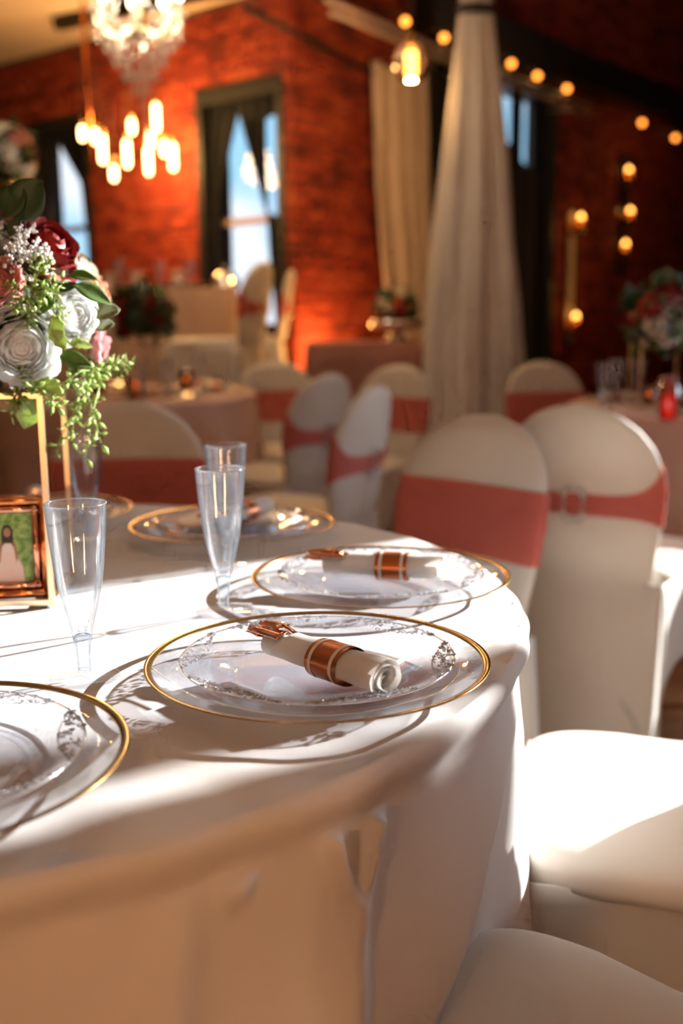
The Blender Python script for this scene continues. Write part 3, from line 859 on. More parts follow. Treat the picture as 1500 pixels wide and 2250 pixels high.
pc, pd, pn, pf = charger(), dinner_plate(), napkin_roll(), flute()
SETS = [((-.024, .961), .55, 'nearest to the camera in the sun band'),
        ((.049, 1.299), 1.4, 'behind the nearest setting by the red sashed chair'),
        ((-.175, 1.65), .1, 'in the shade at the back of the table'),
        ((-.328, .741), 2.0, 'cut by the left edge of the photo'),
        ((-.53, 1.785), .8, 'farthest back behind the gold stand')]
first = True
for k, ((x, y), rz, where) in enumerate(SETS):
    if k == 0:
        c, d = pc, pd
        c.location = (x, y, TOP); c.rotation_euler.z = rz; d.location = (x, y, TOP); d.rotation_euler.z = rz
    else:
        c = copy_tree(pc, None, (x, y, TOP), rz); d = copy_tree(pd, None, (x, y, TOP), rz)
    c['label'] = 'clear charger plate with gold rim, ' + where
    d['label'] = 'clear embossed dinner plate, ' + where
# napkin rolls
a, b = atz(575, 1405, .79), atz(880, 1505, .79)
NR = [((a + b) / 2, atan2((b - a).y, (b - a).x), 'white napkin roll with copper band on the nearest plate')]
a, b = atz(690, 1238, .79), atz(1000, 1252, .79)
NR.append(((a + b) / 2, atan2((b - a).y, (b - a).x), 'white napkin roll with copper band on the second plate'))
NR.append((Vector((-.165, 1.665, 0)), radians(65), 'blurred napkin roll on the shaded back plate'))
NR.append((Vector((-.54, 1.79, 0)), radians(100), 'napkin roll on the farthest plate behind the gold stand'))
for k, (p, rz, lab) in enumerate(NR):
    L = (p.x, p.y, TOP + .0115)
    if k == 0: pn.location = L; pn.rotation_euler.z = rz; pn['label'] = lab
    else: copy_tree(pn, None, L, rz, lab)
FL = [((-.249, .965), 'champagne flute at the left in front of the picture frame'), ((-.139, 1.19), 'champagne flute in the middle behind the nearest plate'),
      ((-.158, 1.42), 'champagne flute hidden behind the middle one'), ((-.395, 1.60), 'blurred champagne flute behind the gold stand')]
for k, ((x, y), lab) in enumerate(FL):
    if k == 0: pf.location = (x, y, TOP); pf['label'] = lab
    else: copy_tree(pf, None, (x, y, TOP), k * 1.3, lab)

# ================================================================== FLOWERS
def flower_mesh(name, mat, R, layers, inner, openness, curl, seed):
    """overlapping cupped petals in whorls; axis +z, R = outer radius"""
    rg = random.Random(seed); mb = MB()
    for i in range(layers):
        f = i / max(1, layers - 1)
        n = inner + int(i * 1.0)
        shell = R * (.15 + .81 * f)
        tip = radians(lerp(13, openness, f ** .80)); base = radians(lerp(100, 118, f))
        for k in range(n):
            az = 2 * pi * (k + rg.uniform(-.12, .12)) / n + i * 2.4
            wid = 2 * pi / n * rg.uniform(.72, .88); ph = rg.uniform(0, 6); rs = shell * rg.uniform(.93, 1.06)
            tp = tip * rg.uniform(.84, 1.2)
            def fn(a, b, az=az, wid=wid, ph=ph, rs=rs, tp=tp):
                s = 2 * a - 1
                th = lerp(base, tp, b) + .16 * s * s * b * (1 if f > .2 else .2)
                w = wid * (.30 + .70 * sin(min(1, b * 1.25) * pi / 2)) * (1 - .30 * max(0, b - .75) * 4 * s * s)
                r = rs * (1 + curl * (.25 + f) * max(0, b - .62) ** 1.5 + .04 * sin(4 * s + ph) * b * b + .03 * (1 - s * s) * 0)
                z0 = -.25 * rs
                return Vector((r * sin(th) * cos(az + s * w), r * sin(th) * sin(az + s * w), r * cos(th) * .86 + z0))
            mb.grid(fn, 6, 6)
    for (q, z_) in ((.17, -.02), (.40, -.20), (.62, -.36)): mb.ball((0, 0, z_ * R), q * R, 12, 8, (1, 1, .75))      # bud filling the heart
    me = bpy.data.meshes.new(name); me.from_pydata(mb.v, [], mb.f); me.update()
    me.polygons.foreach_set('use_smooth', [True] * len(me.polygons)); me.materials.append(MATS[mat])
    return me
def leaf_mesh(name, mat, L, W, bend=.25, fold=.25, round_=.5, lobes=0, seed=0):
    mb = MB()
    def fn(a, b):
        s = 2 * a - 1
        w = W * (sin(pi * b ** (1.0 if round_ > .5 else .75)) ** (.55 if round_ > .5 else .8))
        if lobes: w *= 1 + .16 * sin(lobes * 2 * pi * b)
        return Vector((s * w, L * b, -bend * L * b * b + fold * abs(s) * w + .04 * L * sin(6 * b + 2 * s + seed)))
    mb.grid(fn, 6, 12)
    me = bpy.data.meshes.new(name); me.from_pydata(mb.v, [], mb.f); me.update()
    me.polygons.foreach_set('use_smooth', [True] * len(me.polygons)); me.materials.append(MATS[mat])
    return me
def put(name, me, parent, loc, quat, label=None, thick=0):
    o = bpy.data.objects.new(name, me); COL.objects.link(o); o.parent = parent
    o.location = loc; o.rotation_mode = 'QUATERNION'; o.rotation_quaternion = quat
    if thick:
        sm = o.modifiers.new('thickness', 'SOLIDIFY'); sm.thickness = thick
    if label: o['label'] = label
    return o
def aim(n, spin=0.0):
    n = Vector(n).normalized()
    return n.to_track_quat('Z', 'Y') @ Quaternion((0, 0, 1), spin)
def leafquat(along, normal):
    y = Vector(along).normalized(); z = Vector(normal); z = (z - y * z.dot(y)).normalized(); x = y.cross(z)
    return Matrix((x, y, z)).transposed().to_quaternion()
def spray(name, mat, parent, c, n, spread, count, seed, size=.006, stemmat='leaf_mid'):
    """sprig of many little leaves round short stems"""
    rg = random.Random(seed); mb = MB(); c = Vector(c); n = Vector(n).normalized()
    for s in range(max(3, count // 12)):
        d = (n * .8 + Vector((rg.uniform(-1, 1), rg.uniform(-1, 1), rg.uniform(-1, 1))) * .75).normalized()
        L = spread * rg.uniform(.6, 1.15)
        side = d.orthogonal().normalized()
        tip = c + d * L + Vector((0, 0, -.15 * L))
        mb.tube([c - d * .01, c + d * L * .5, tip], [.0009, .0008, .0005], 4)
        for k in range(12):
            f = .25 + .75 * k / 11; p = c.lerp(tip, f)
            q = Quaternion(d, k * 2.4) @ side
            dr = (q + d * .55).normalized(); e = p + dr * size * rg.uniform(1.3, 2.3)
            w = dr.cross(d).normalized() * size * .42
            mid = p.lerp(e, .55)
            up = dr.cross(w).normalized() * size * .12
            mb.add([p, mid + w + up, e, mid - w + up, mid - up], [(0, 1, 4), (1, 2, 4), (2, 3, 4), (3, 0, 4), (0, 3, 2, 1)])
    o = mb.build(name, mat, parent); o['kind'] = 'stuff'
    return o
def breath(parent, c, n, spread, count, seed):
    rg = random.Random(seed); mb = MB(); c = Vector(c); n = Vector(n).normalized()
    st = MB()
    for k in range(count):
        d = (n + Vector((rg.uniform(-1, 1), rg.uniform(-1, 1), rg.uniform(-1, 1))) * .9).normalized()
        p = c + d * spread * rg.uniform(.45, 1.1)
        for q in range(5):
            w = Vector((rg.uniform(-1, 1), rg.uniform(-1, 1), rg.uniform(-1, 1))) * .0026
            mb.ball(p + w, rg.uniform(.0010, .0020), 6, 4)
        st.tube([c, p], .0004, 3)
    o = mb.build('baby_breath', 'breath_white', parent); o['kind'] = 'stuff'
    o = st.build('baby_breath_stems', 'leaf_olive', parent); o['kind'] = 'stuff'

FM = {
 'ran_white': flower_mesh('ranunculus', 'petal_white', 1, 11, 4, 88, .35, 1),
 'ran_pink': flower_mesh('ranunculus', 'petal_pink', 1, 11, 4, 86, .5, 2),
 'rose_red': flower_mesh('rose', 'petal_red', 1, 6, 4, 92, .9, 3),
 'rose_cream': flower_mesh('rose', 'petal_cream', 1, 5, 4, 70, .5, 4),
 'rose_peach': flower_mesh('rose', 'petal_peach', 1, 6, 5, 84, .6, 5),
 'rose_blush': flower_mesh('rose', 'petal_blush', 1, 6, 5, 84, .6, 6),
 'rose_coral': flower_mesh('rose', 'petal_coral', 1, 6, 5, 84, .6, 7),
 'rose_white': flower_mesh('rose', 'petal_white', 1, 6, 5, 88, .7, 8),
}
LM = {
 'round_dark': leaf_mesh('leaf', 'leaf_dark', 1, .42, .2, .12, .9),
 'round_mid': leaf_mesh('leaf', 'leaf_mid', 1, .24, .3, .2, .9),
 'olive': leaf_mesh('leaf', 'leaf_olive', 1, .30, .2, .15, .9),
 'lobed': leaf_mesh('leaf', 'leaf_light', 1, .28, .4, .2, .9, 3),
 'long_mid': leaf_mesh('leaf', 'leaf_mid', 1, .26, .35, .25, .3),
 'long_dark': leaf_mesh('leaf', 'leaf_dark', 1, .24, .35, .25, .3),
}
FNAME = {'ran_white': 'white_ranunculus', 'ran_pink': 'pink_ranunculus', 'rose_red': 'red_rose', 'rose_cream': 'cream_rose', 'rose_peach': 'peach_rose', 'rose_blush': 'blush_rose', 'rose_coral': 'coral_rose', 'rose_white': 'white_rose'}

# ---- main arrangement on its gold stand
BC = Vector((-.425, 1.30, 1.105)); BR = .118
def on_ball(px, py, rad=BR):
    d = ray(px, py).normalized(); oc = CAM - BC
    b = d.dot(oc); c = oc.dot(oc) - rad * rad; disc = b * b - c
    if disc > 0: p = CAM + d * (-b - sqrt(disc))
    else: p = CAM + d * (-b)
    return p
arr = thing('flower_arrangement', 'ball of white, pink and red flowers on the near gold stand', 'flowers', BC, 0, 'flower arrangements')
MB().ball((0, 0, 0), .088, 20, 12, (1, 1, .86)).build('moss_ball', 'moss', arr)
PXM = 1.22 / F_PX
def fl(kind, px, py, rpx, tilt=(0, 0, 0), rad=BR, spin=0.0):
    p = on_ball(px, py, rad); n = (p - BC).normalized() + Vector(tilt)
    o = put(FNAME[kind], FM[kind], arr, p - BC - n.normalized() * .004, aim(n, spin)); s = rpx * PXM
    o.scale = (s, s, s); return o
fl('ran_white', 48, 766, 88, (.05, -.75, .05), .118)
fl('ran_white', 172, 690, 66, (.1, -.55, .05), .128, .8)
fl('ran_pink', -8, 612, 50, (-.1, -.4, 0), .115)
fl('rose_red', 125, 520, 78, (.35, -.45, .3), .130)
fl('rose_cream', 203, 590, 42, (.3, -.2, .2), .135)
fl('rose_white', 150, 578, 44, (.1, -.3, .2), .112)
fl('rose_peach', 238, 645, 50, (.5, .0, .1), .140)
fl('rose_blush', 238, 770, 48, (.5, .05, -.1), .140)
fl('rose_blush', 205, 838, 40, (.3, .1, -.6), .125)
rg = random.Random(21)
for kind, d in (('ran_white', (-.8, -.4, .2)), ('rose_red', (-.5, -.2, .8)), ('rose_peach', (-.9, .3, .1)), ('ran_pink', (-.3, .9, .2)), ('rose_white', (.5, .85, .1)), ('rose_red', (.4, .6, .6)), ('rose_blush', (-.7, .5, .5)), ('ran_white', (0, .6, .8)), ('rose_cream', (-.1, -.1, 1.0)), ('rose_coral', (.1, .95, -.3)), ('rose_blush', (-.8, -.4, -.45))):
    n = Vector(d).normalized(); s = rg.uniform(.030, .040)
    o = put(FNAME[kind], FM[kind], arr, n * .108, aim(n, rg.uniform(0, 6))); o.scale = (s, s, s)
def leaf(kind, px0, py0, px1, py1, face=(0, -1, .2), rad=BR, dy=0.0, label=None):
    a = on_ball(px0, py0, rad); b = at(px1, py1, a.y + dy)
    L = (b - a).length
    o = put('leaf', LM[kind], arr, a - BC, leafquat(b - a, face), label, thick=.02); o.scale = (L, L, L); return o
o = leaf('round_dark', 30, 480, 78, 405, (.1, -1, .25), .13, -.02, 'large dark round leaf on top'); o.scale = (.055, .055, .055)
leaf('round_dark', 5, 475, 40, 408, (-.2, -1, .2), .13, -.01)
leaf('olive', 190, 690, 262, 672, (.2, -.8, .5), .125, .01)
leaf('round_mid', 160, 625, 245, 652, (.1, -.7, .7), .14, .0)
leaf('olive', 205, 668, 256, 682, (.2, -.9, .4), .13, .0)
leaf('lobed', 120, 690, 128, 745, (.2, -1, .1), .145, -.01)
leaf('lobed', 110, 715, 138, 760, (.1, -1, .2), .14, -.01)
leaf('lobed', 150, 755, 198, 752, (.1, -.8, .6), .14, .0)
leaf('lobed', 80, 850, 48, 940, (.2, -1, .2), .125, -.01)
leaf('lobed', 90, 830, 60, 905, (-.1, -1, .3), .125, -.01)
leaf('lobed', 95, 830, 132, 865, (.1, -1, .2), .125, -.01)
leaf('long_mid', 150, 605, 210, 598, (0, -.6, .8), .13, -.005)
leaf('long_mid', 130, 780, 200, 800, (.1, -.9, .3), .135, .0)
leaf('long_dark', 20, 520, 40, 470, (0, -1, .2), .125, .0)
leaf('long_dark', 120, 640, 170, 615, (0, -.8, .6), .12, .0)
leaf('long_mid', 120, 655, 60, 690, (0, -.9, .4), .13, .0)
leaf('olive', 200, 720, 250, 705, (.2, -.8, .4), .13, .01)
leaf('round_mid', 150, 830, 175, 860, (.1, -1, .2), .125, .0)
for k in range(22):
    n = Vector((rg.uniform(-1, .3), rg.uniform(-.1, 1), rg.uniform(-.7, 1))).normalized()
    if n.y < -.1 and n.x > -.3: continue
    tdir = n.cross(Vector((rg.uniform(-1, 1), rg.uniform(-1, 1), rg.uniform(-1, 1)))).normalized() * .8 + n * .7
    o = put('leaf', LM[rg.choice(['round_mid', 'olive', 'long_mid', 'long_dark', 'round_dark'])], arr, n * .095, leafquat(tdir, n), thick=.02); s = rg.uniform(.045, .065); o.scale = (s, s, s)
for k, (px, py, sp, ct) in enumerate(((78, 612, .030, 48), (98, 650, .028, 48), (60, 655, .026, 36), (190, 790, .032, 72), (225, 800, .030, 60), (175, 815, .026, 48))):
    p = on_ball(px, py, .118); spray('small_leaf_spray', 'leaf_light', arr, p - BC, (p - BC) + Vector((.02, -.10, -.02)), sp, ct, 30 + k, .0072)
for k, (a, b) in enumerate((((228, 815), (262, 868)), ((200, 850), (213, 890)), ((180, 840), (187, 880)), ((85, 860), (95, 905)), ((60, 850), (20, 880)))):
    p, q = on_ball(*a, .12), at(*b, 1.20)
    spray('small_leaf_spray', 'leaf_light', arr, p - BC, q - p, (q - p).length * .9, 36, 60 + k, .0078)
for k, (px, py) in enumerate(((50, 560), (25, 528), (78, 582), (40, 585))):
    p = on_ball(px, py, .105); breath(arr, p - BC, (p - BC) + Vector((.01, -.06, .0)), .032, 24, 80 + k)

SB = Vector((-.35, 1.224, TOP))                   # near right corner of the stand
SWX, SWY, SH = .17, .14, 1.015 - TOP
def gold_stand(label, loc, rz=0.0):
    t = thing('gold_stand', label, 'stand', loc, rz, 'gold wire flower stands')
    r = .0046
    cs = [(0, 0), (-SWX, 0), (-SWX, SWY), (0, SWY)]
    for (x, y) in cs:
        MB().tube([(x, y, .0), (x, y, SH)], r, 4, square=True).build('post', 'pale_gold', t, smooth=False)
    for z in (.005, SH):
        for p, q in zip(cs, cs[1:] + cs[:1]):
            MB().tube([(p[0], p[1], z), (q[0], q[1], z)], r, 4, square=True).build('bar', 'pale_gold', t, smooth=False)
    mb = MB(); mb.box((-SWX, 0, SH - .002), (0, SWY, SH + .001)); mb.build('top_plate', 'pale_gold', t, smooth=False)
    return t
stand = gold_stand('gold wire column stand under the near flower ball', SB, radians(4))

# ---- picture frame
fb = at(103, 1304, 1.262)
t = thing('picture_frame', 'copper picture frame with a photo of a woman in a pink gown', 'picture frame', (fb.x, fb.y, TOP), radians(10))
FW, FH = .098, .127
M = Matrix.Rotation(radians(-6), 4, 'X')
def moulding(w, h, x0, z0, rad, y):
    pts = [(x0, y, z0), (x0 - w, y, z0), (x0 - w, y, z0 + h), (x0, y, z0 + h)]
    m_ = MB()
    for p, q in zip(pts, pts[1:] + pts[:1]):
        d = (Vector(q) - Vector(p)).normalized() * rad
        m_.tube([Vector(p) - d, Vector(q) + d], rad, 10)
    return m_.xf(M)
moulding(FW, FH - .012, 0, .007, .0062, 0).build('outer_frame', 'copper', t)
moulding(FW - .020, FH - .033, -.010, .0175, .0042, -.003).build('inner_frame', 'rose_gold', t)
pr = MB().box((-FW + .008, .001, .014), (-.008, .004, FH - .012)).xf(M).build('photo_print', 'foliage_print', t, smooth=False)
def flat(poly, y, name, mat):
    mb = MB(); n = len(poly)
    v = [(x, y, z) for x, z in poly] + [(x, y + .0006, z) for x, z in poly]
    mb.add(v, [tuple(range(n)), tuple(range(2 * n - 1, n - 1, -1))] + [(k, (k + 1) % n, n + (k + 1) % n, n + k) for k in range(n)])
    return mb.xf(M).build(name, mat, pr, smooth=False)
cx = -.044
flat([(cx - .020, .018), (cx + .019, .018), (cx + .017, .040), (cx + .007, .062), (cx + .006, .073), (cx - .006, .073), (cx - .007, .062), (cx - .017, .040)], .0004, 'printed_gown', 'gown_print')
flat([(cx + .0042 * cos(a), .0835 + .0058 * sin(a)) for a in [2 * pi * k / 14 for k in range(14)]], .0000, 'printed_face', 'skin_print')
flat([(cx - .0078, .064), (cx - .0066, .086), (cx - .0035, .0925), (cx + .0035, .0925), (cx + .0066, .086), (cx + .0078, .064), (cx + .0040, .070), (cx - .0040, .070)], .0003, 'printed_hair', 'hair_print')
for s in (-1, 1):
    flat([(cx + s * .006, .073), (cx + s * .0095, .070), (cx + s * .0115, .050), (cx + s * .0095, .046), (cx + s * .0075, .062)], .0002, 'printed_arm', 'skin_print')
MB().tube([(-.05, .018, .10), (-.05, .052, .002)], .0035, 6).build('easel_leg', 'copper', t)
MB().box((-FW, .004, .004), (0, .0065, FH - .006)).xf(M).build('back_board', 'black_wood', t, smooth=False)

# ================================================================== CHAIRS
def build_chair():
    """banquet chair in a stretch cover with sash; local: faces -y, seat centre at origin, back at +y"""
    t = thing('banquet_chair', '', 'chair', (0, 0, 0), 0, 'covered banquet chairs with coral sashes')
    HW = [(0, .205), (.25, .190), (.44, .178), (.50, .184), (.60, .201), (.68, .209), (.74, .203), (.79, .184), (.83, .153), (.858, .117), (.876, .075), (.886, .036), (.889, .004)]
    def yc(z): return .215 + max(0, z - .44) * .17 + (.44 - min(z, .44)) * .10
    def ring_pt(a, z, ex=0.0):
        hw = interp(HW, z) + ex; th = (.026 if z > .44 else .014) * (1 if z < .86 else max(.25, (.895 - z) / .035)) + ex
        ca, sa = cos(a), sin(a)
        x = hw * math.copysign(abs(ca) ** .75, ca); y = th * math.copysign(abs(sa) ** .8, sa)
        return Vector((x, yc(z) + y + .035 * (1 - (x / .21) ** 2) - .02, z))
    zs = [0.004, .1, .2, .3, .38, .44, .47, .50, .54, .58, .62, .66, .70, .73, .76, .785, .81, .83, .846, .86, .87, .878, .884, .888]
    n = 48
    v = [ring_pt(2 * pi * k / n, z) for z in zs for k in range(n)]
    f = [(j * n + k, j * n + (k + 1) % n, (j + 1) * n + (k + 1) % n, (j + 1) * n + k) for j in range(len(zs) - 1) for k in range(n)]
    f.append(tuple((len(zs) - 1) * n + k for k in range(n)))
    MB().add(v, f).build('back_cover', 'spandex', t)
    # seat: rounded cushion
    def seat(i, j):
        a = 2 * pi * i; b = -pi / 2 + pi * j
        ca, sa = cos(a), sin(a); cb, sb = cos(b), sin(b)
        e = .42
        w = .207 + .012 * (sa < 0)
        x = w * math.copysign(abs(ca) ** e, ca) * abs(cb) ** .35
        y = .222 * math.copysign(abs(sa) ** e, sa) * abs(cb) ** .35 - .02
        z = .445 + .036 * math.copysign(abs(sb) ** .7, sb) + .006 * max(0, sb) * (1 - (x / .22) ** 2)
        return Vector((x, y, z))
    MB().grid(seat, 56, 20).build('seat_cover', 'spandex', t)
    # stretched skirt between the legs, arched hem
    def skirt(i, j):
        per = i * 4; k = int(min(3.999, per)); s = per - k
        cs = [(.203, .215 + .05 * j), (-.203, .215 + .05 * j), (-.215, -.232), (.215, -.232), (.203, .215 + .05 * j)]
        p, q = cs[k], cs[k + 1]
        x, y = lerp(p[0], q[0], s), lerp(p[1], q[1], s)
        hem = .44 - .43 * (abs(2 * s - 1) ** 3.2) - .115 if k == 2 else .20 - .195 * abs(2 * s - 1) ** 2.5
        z = lerp(.440, max(.005, hem), j)
        inn = 1 - .05 * sin(pi * s) * j
        return Vector((x * inn, (y + .0) * inn, z))
    MB().grid(skirt, 96, 14).build('skirt_cover', 'spandex', t, solid=.004)
    for (x, y) in ((.19, .19), (-.19, .19), (-.195, -.21), (.195, -.21)):
        MB().tube([(x, y, .0), (x, y, .43)], [.016, .020], 8).build('leg', 'spandex', t)
    # sash: wide in front, gathered at the buckle behind
    def sash(i, j):
        a = 2 * pi * i - pi / 2            # -pi/2 = front (towards -y)
        k = smooth01((sin(a) - .05) / .95) ** .8
        zt = lerp(.742, .668, k); zb = lerp(.588, .612, k)
        z = lerp(zb, zt, j)
        ex = .0035 + .0018 * sin(j * 26 + 3 * sin(a * 2)) * (.35 + k)
        return ring_pt(a, z, ex)
    s = MB().grid(sash, 72, 16).build('sash', 'sash', t)
    mb = MB(); c = ring_pt(pi / 2, .64, .008)
    for k in range(34):
        a = 2 * pi * k / 34
        x = .031 * math.copysign(abs(cos(a)) ** .55, cos(a)); z = .043 * math.copysign(abs(sin(a)) ** .55, sin(a))
        for m_ in (1, .78): mb.ball((c.x + x * m_, c.y + .004, c.z + z * m_), .0042, 6, 4)
    mb.build('buckle', 'silver', t)
    return t
pch = build_chair()
def face_rz(fx, fy):          # local -y -> (fx, fy)
    return atan2(fy, fx) + pi / 2
CH = [ # x, y of the back, facing, label
 ((.275, 2.27), (-.72, -.69), 'chair facing the table with a broad coral sash, its back lit at right'),
 ((-.56, 2.72), (.05, -1), 'chair at the back left of the white table behind the flutes'),
 ((.615, 2.62), (.58, .81), 'chair seen from behind with a rhinestone buckle on its sash'),
 ((1.0, 5.1), (.25, -.97), 'small far chair behind the buckled one, beside the white drape'),
 ((.690, 1.235), (-.965, .26), 'chair with the bright sunlit white seat at the right edge'),
 ((.385, .585), (-.75, .62), 'chair with the shaded seat at the bottom right corner'),
 ((-.095, 4.21), (-.80, .60), 'olive shaded chair seen from behind beside the blurred left table'),
 ((.055, 3.42), (-.90, .43), 'narrow looking chair turned sideways with crossed coral sash'),
 ((.235, 4.85), (-.62, -.78), 'peach lit chair behind the sideways one'),
 ((-.33, 5.36), (.12, -1), 'dim chair behind the right end of the blurred left table'),
]
for k, ((bx_, by_), (fx, fy), lab) in enumerate(CH):
    L = hypot(fx, fy); fx /= L; fy /= L
    loc = (bx_ + fx * .235, by_ + fy * .235, 0)
    if k == 0: pch.location = loc; pch.rotation_euler.z = face_rz(fx, fy); pch['label'] = lab
    else: copy_tree(pch, None, loc, face_rz(fx, fy), lab)
STZ = .52
for (bx_, by_), (fx, fy), lab in (((-.47, 5.84), (-.95, .30), 'chair with dark red sash on the stage below the window'), ((-.37, 6.77), (-1, -.06), 'chair turned sideways on the stage by the brick corner')):
    L = hypot(fx, fy)
    copy_tree(pch, None, (bx_ + fx / L * .235, by_ + fy / L * .235, STZ), face_rz(fx, fy), lab)

# ================================================================== STAGE AND BACKGROUND TABLES
pts = [(-4.6, 5.62), (-.24, 5.62), (-.24, 6.93), (-.36, 6.98), (-4.0, 9.97), (-4.6, 9.9)]
n = len(pts)
o = MB().add([(x, y, 0) for x, y in pts] + [(x, y, STZ) for x, y in pts], [tuple(range(n - 1, -1, -1)), tuple(range(n, 2 * n))] + [(k, (k + 1) % n, n + (k + 1) % n, n + k) for k in range(n)]).build('stage', 'stage_side', smooth=False)
tag(o, 'low dark stage along the brick wall', kind='structure')

def box_cloth(name, label, x0, x1, y0, y1, zt, zb, mat, amp=.018, folds=9):
    mb = MB(); per = []
    N = 200; W_, D_ = x1 - x0, y1 - y0; tot = 2 * (W_ + D_)
    for i in range(N):
        s = tot * i / N
        if s < W_: p = (x0 + s, y0, 0, -1)
        elif s < W_ + D_: p = (x1, y0 + s - W_, 1, 0)
        elif s < 2 * W_ + D_: p = (x1 - (s - W_ - D_), y1, 0, 1)
        else: p = (x0, y1 - (s - 2 * W_ - D_), -1, 0)
        per.append(p)
    rows = 16; v = []
    for j in range(rows + 1):
        t_ = j / rows
        for i, (x, y, nx, ny) in enumerate(per):
            d = amp * t_ * (1 + sin(folds * tot * i / N * 2.2 + sin(i * .13) * 2)) + .012 * min(1, t_ * 12)
            v.append((x + nx * d, y + ny * d, lerp(zt, zb, t_) - (.004 if 0 < j else 0)))
    f = [(j * N + i, j * N + (i + 1) % N, (j + 1) * N + (i + 1) % N, (j + 1) * N + i) for j in range(rows) for i in range(N)]
    f.append(tuple(range(N - 1, -1, -1)))
    o = mb.add(v, f).build(name, mat, None, angle=50); tag(o, label, 'tablecloth'); return o
def round_cloth(name, label, c, r, zt, mat, folds=13):
    mb = MB(); N = 160
    prof = [(r * .5, zt), (r - .012, zt), (r - .003, zt - .004), (r, zt - .014), (r, zt - .04)] + [(None, zt - .04 - (zt - .05) * (k / 14)) for k in range(1, 15)]
    v = [(c[0], c[1], zt)]
    for j, (rr, z) in enumerate(prof):
        for i in range(N):
            a = 2 * pi * i / N
            q = rr if rr is not None else r + .03 * ((zt - z) / zt) + .045 * smooth01((zt - z) / zt * 1.3) * sin(folds * a + 1.3 * sin(3 * a))
            v.append((c[0] + q * cos(a), c[1] + q * sin(a), z))
    f = [(0, 1 + i, 1 + (i + 1) % N) for i in range(N)]
    for j in range(len(prof) - 1):
        for i in range(N):
            b = 1 + j * N; f.append((b + i, b + (i + 1) % N, b + N + (i + 1) % N, b + N + i))
    o = mb.add(v, f).build(name, mat); tag(o, label, 'tablecloth'); return o
def under_table(name, label, c, r, zt):
    t = thing(name, label, 'table', (c[0], c[1], 0), 0, 'round banquet tables in the background')
    MB().lathe([(0, zt - .032), (r - .02, zt - .032), (r - .02, zt - .006), (0, zt - .006)], 48).build('tabletop', 'hall_wall', t)
    for k in range(4):
        a = pi / 4 + k * pi / 2; MB().tube([(cos(a) * .42, sin(a) * .42, zt - .03), (cos(a) * .5, sin(a) * .5, 0)], .016, 8).build('leg', 'black_steel', t)
def rect_table(label, x0, x1, y0, y1, z0, zt):
    t = thing('rectangular_table', label, 'table', ((x0 + x1) / 2, (y0 + y1) / 2, z0))
    w, d = (x1 - x0) / 2 - .01, (y1 - y0) / 2 - .01
    MB().box((-w, -d, zt - z0 - .035), (w, d, zt - z0 - .006)).build('tabletop', 'hall_wall', t, smooth=False)
    for sx in (-1, 1):
        for sy in (-1, 1): MB().tube([(sx * (w - .08), sy * (d - .08), 0), (sx * (w - .08), sy * (d - .08), zt - z0 - .03)], .015, 8).build('leg', 'black_steel', t)
HT = STZ + .765
rect_table('table on the stage under the tan cloth', -2.3, -.63, 6.22, 6.60, STZ, HT)
box_cloth('tablecloth', 'tan tablecloth on the stage table under the windows', -2.3, -.63, 6.22, 6.60, HT, STZ + .01, 'stage_cloth')
rect_table('tall table under the mauve cloth', -.19, .46, 5.95, 6.55, 0, .965)
box_cloth('tablecloth', 'mauve brown cloth on the tall table by the brick pier', -.19, .46, 5.95, 6.55, .965, .01, 'mauve_cloth')
LC, RC = (-1.09, 4.86), (1.62, 3.95)
under_table('banquet_table', 'round table under the blush cloth at the left', LC, .70, .76)
round_cloth('tablecloth', 'blush tablecloth on the blurred round table at the left', LC, .70, .765, 'blush_cloth')
under_table('banquet_table', 'round table under the cloth at the right edge', RC, .75, .76)
round_cloth('tablecloth', 'blush tablecloth on the blurred round table at the right edge', RC, .75, .765, 'blush_cloth')

def arrangement(label, loc, R, kinds, seed, leaves):
    t = thing('flower_arrangement', label, 'flowers', loc, 0, 'flower arrangements')
    MB().ball((0, 0, 0), R * .62, 14, 8).build('moss_ball', 'moss', t)
    rg = random.Random(seed); m_ = len(kinds)
    for k, kind in enumerate(kinds):
        if isinstance(kind, tuple): kind, n = kind[0], Vector(kind[1]).normalized()
        else:
            z = 1 - 1.55 * (k + .5) / m_; a = k * 2.399 + seed; q = sqrt(max(0, 1 - z * z)); n = Vector((q * cos(a), q * sin(a), z))
        o = put(FNAME[kind], FM[kind], t, n * R * .78, aim(n, k)); s = R * rg.uniform(.30, .38); o.scale = (s, s, s)
    for k in range(leaves):
        n = Vector((rg.uniform(-1, 1), rg.uniform(-1, 1), rg.uniform(-.8, 1))).normalized()
        td = n * .9 + n.cross(Vector((rg.uniform(-1, 1), rg.uniform(-1, 1), rg.uniform(-1, 1)))).normalized() * .6
        o = put('leaf', LM[rg.choice(['long_dark', 'round_dark', 'long_mid', 'long_dark'])], t, n * R * .6, leafquat(td, n), thick=.02); s = R * rg.uniform(.45, .65); o.scale = (s, s, s)
    return t
def stand_at(c, label, h=None):
    s = copy_tree(stand, None, (c[0] + SWX / 2, c[1] - SWY / 2, .7665), 0, label)
arrangement('dark flower arrangement with red blooms on the left table', (LC[0] + .19, LC[1], 1.125), .155, [('rose_coral', (-.9, -.6, .35)), ('rose_red', (.7, -.7, .3)), 'rose_red', 'rose_red', 'rose_coral', 'rose_red', ('rose_red', (.8, -.5, -.2)), 'rose_coral', 'rose_red'], 3, 60)
stand_at((LC[0] + .19, LC[1]), 'gold wire stand on the blurred left table')
RA = at(1452, 690, 3.8)
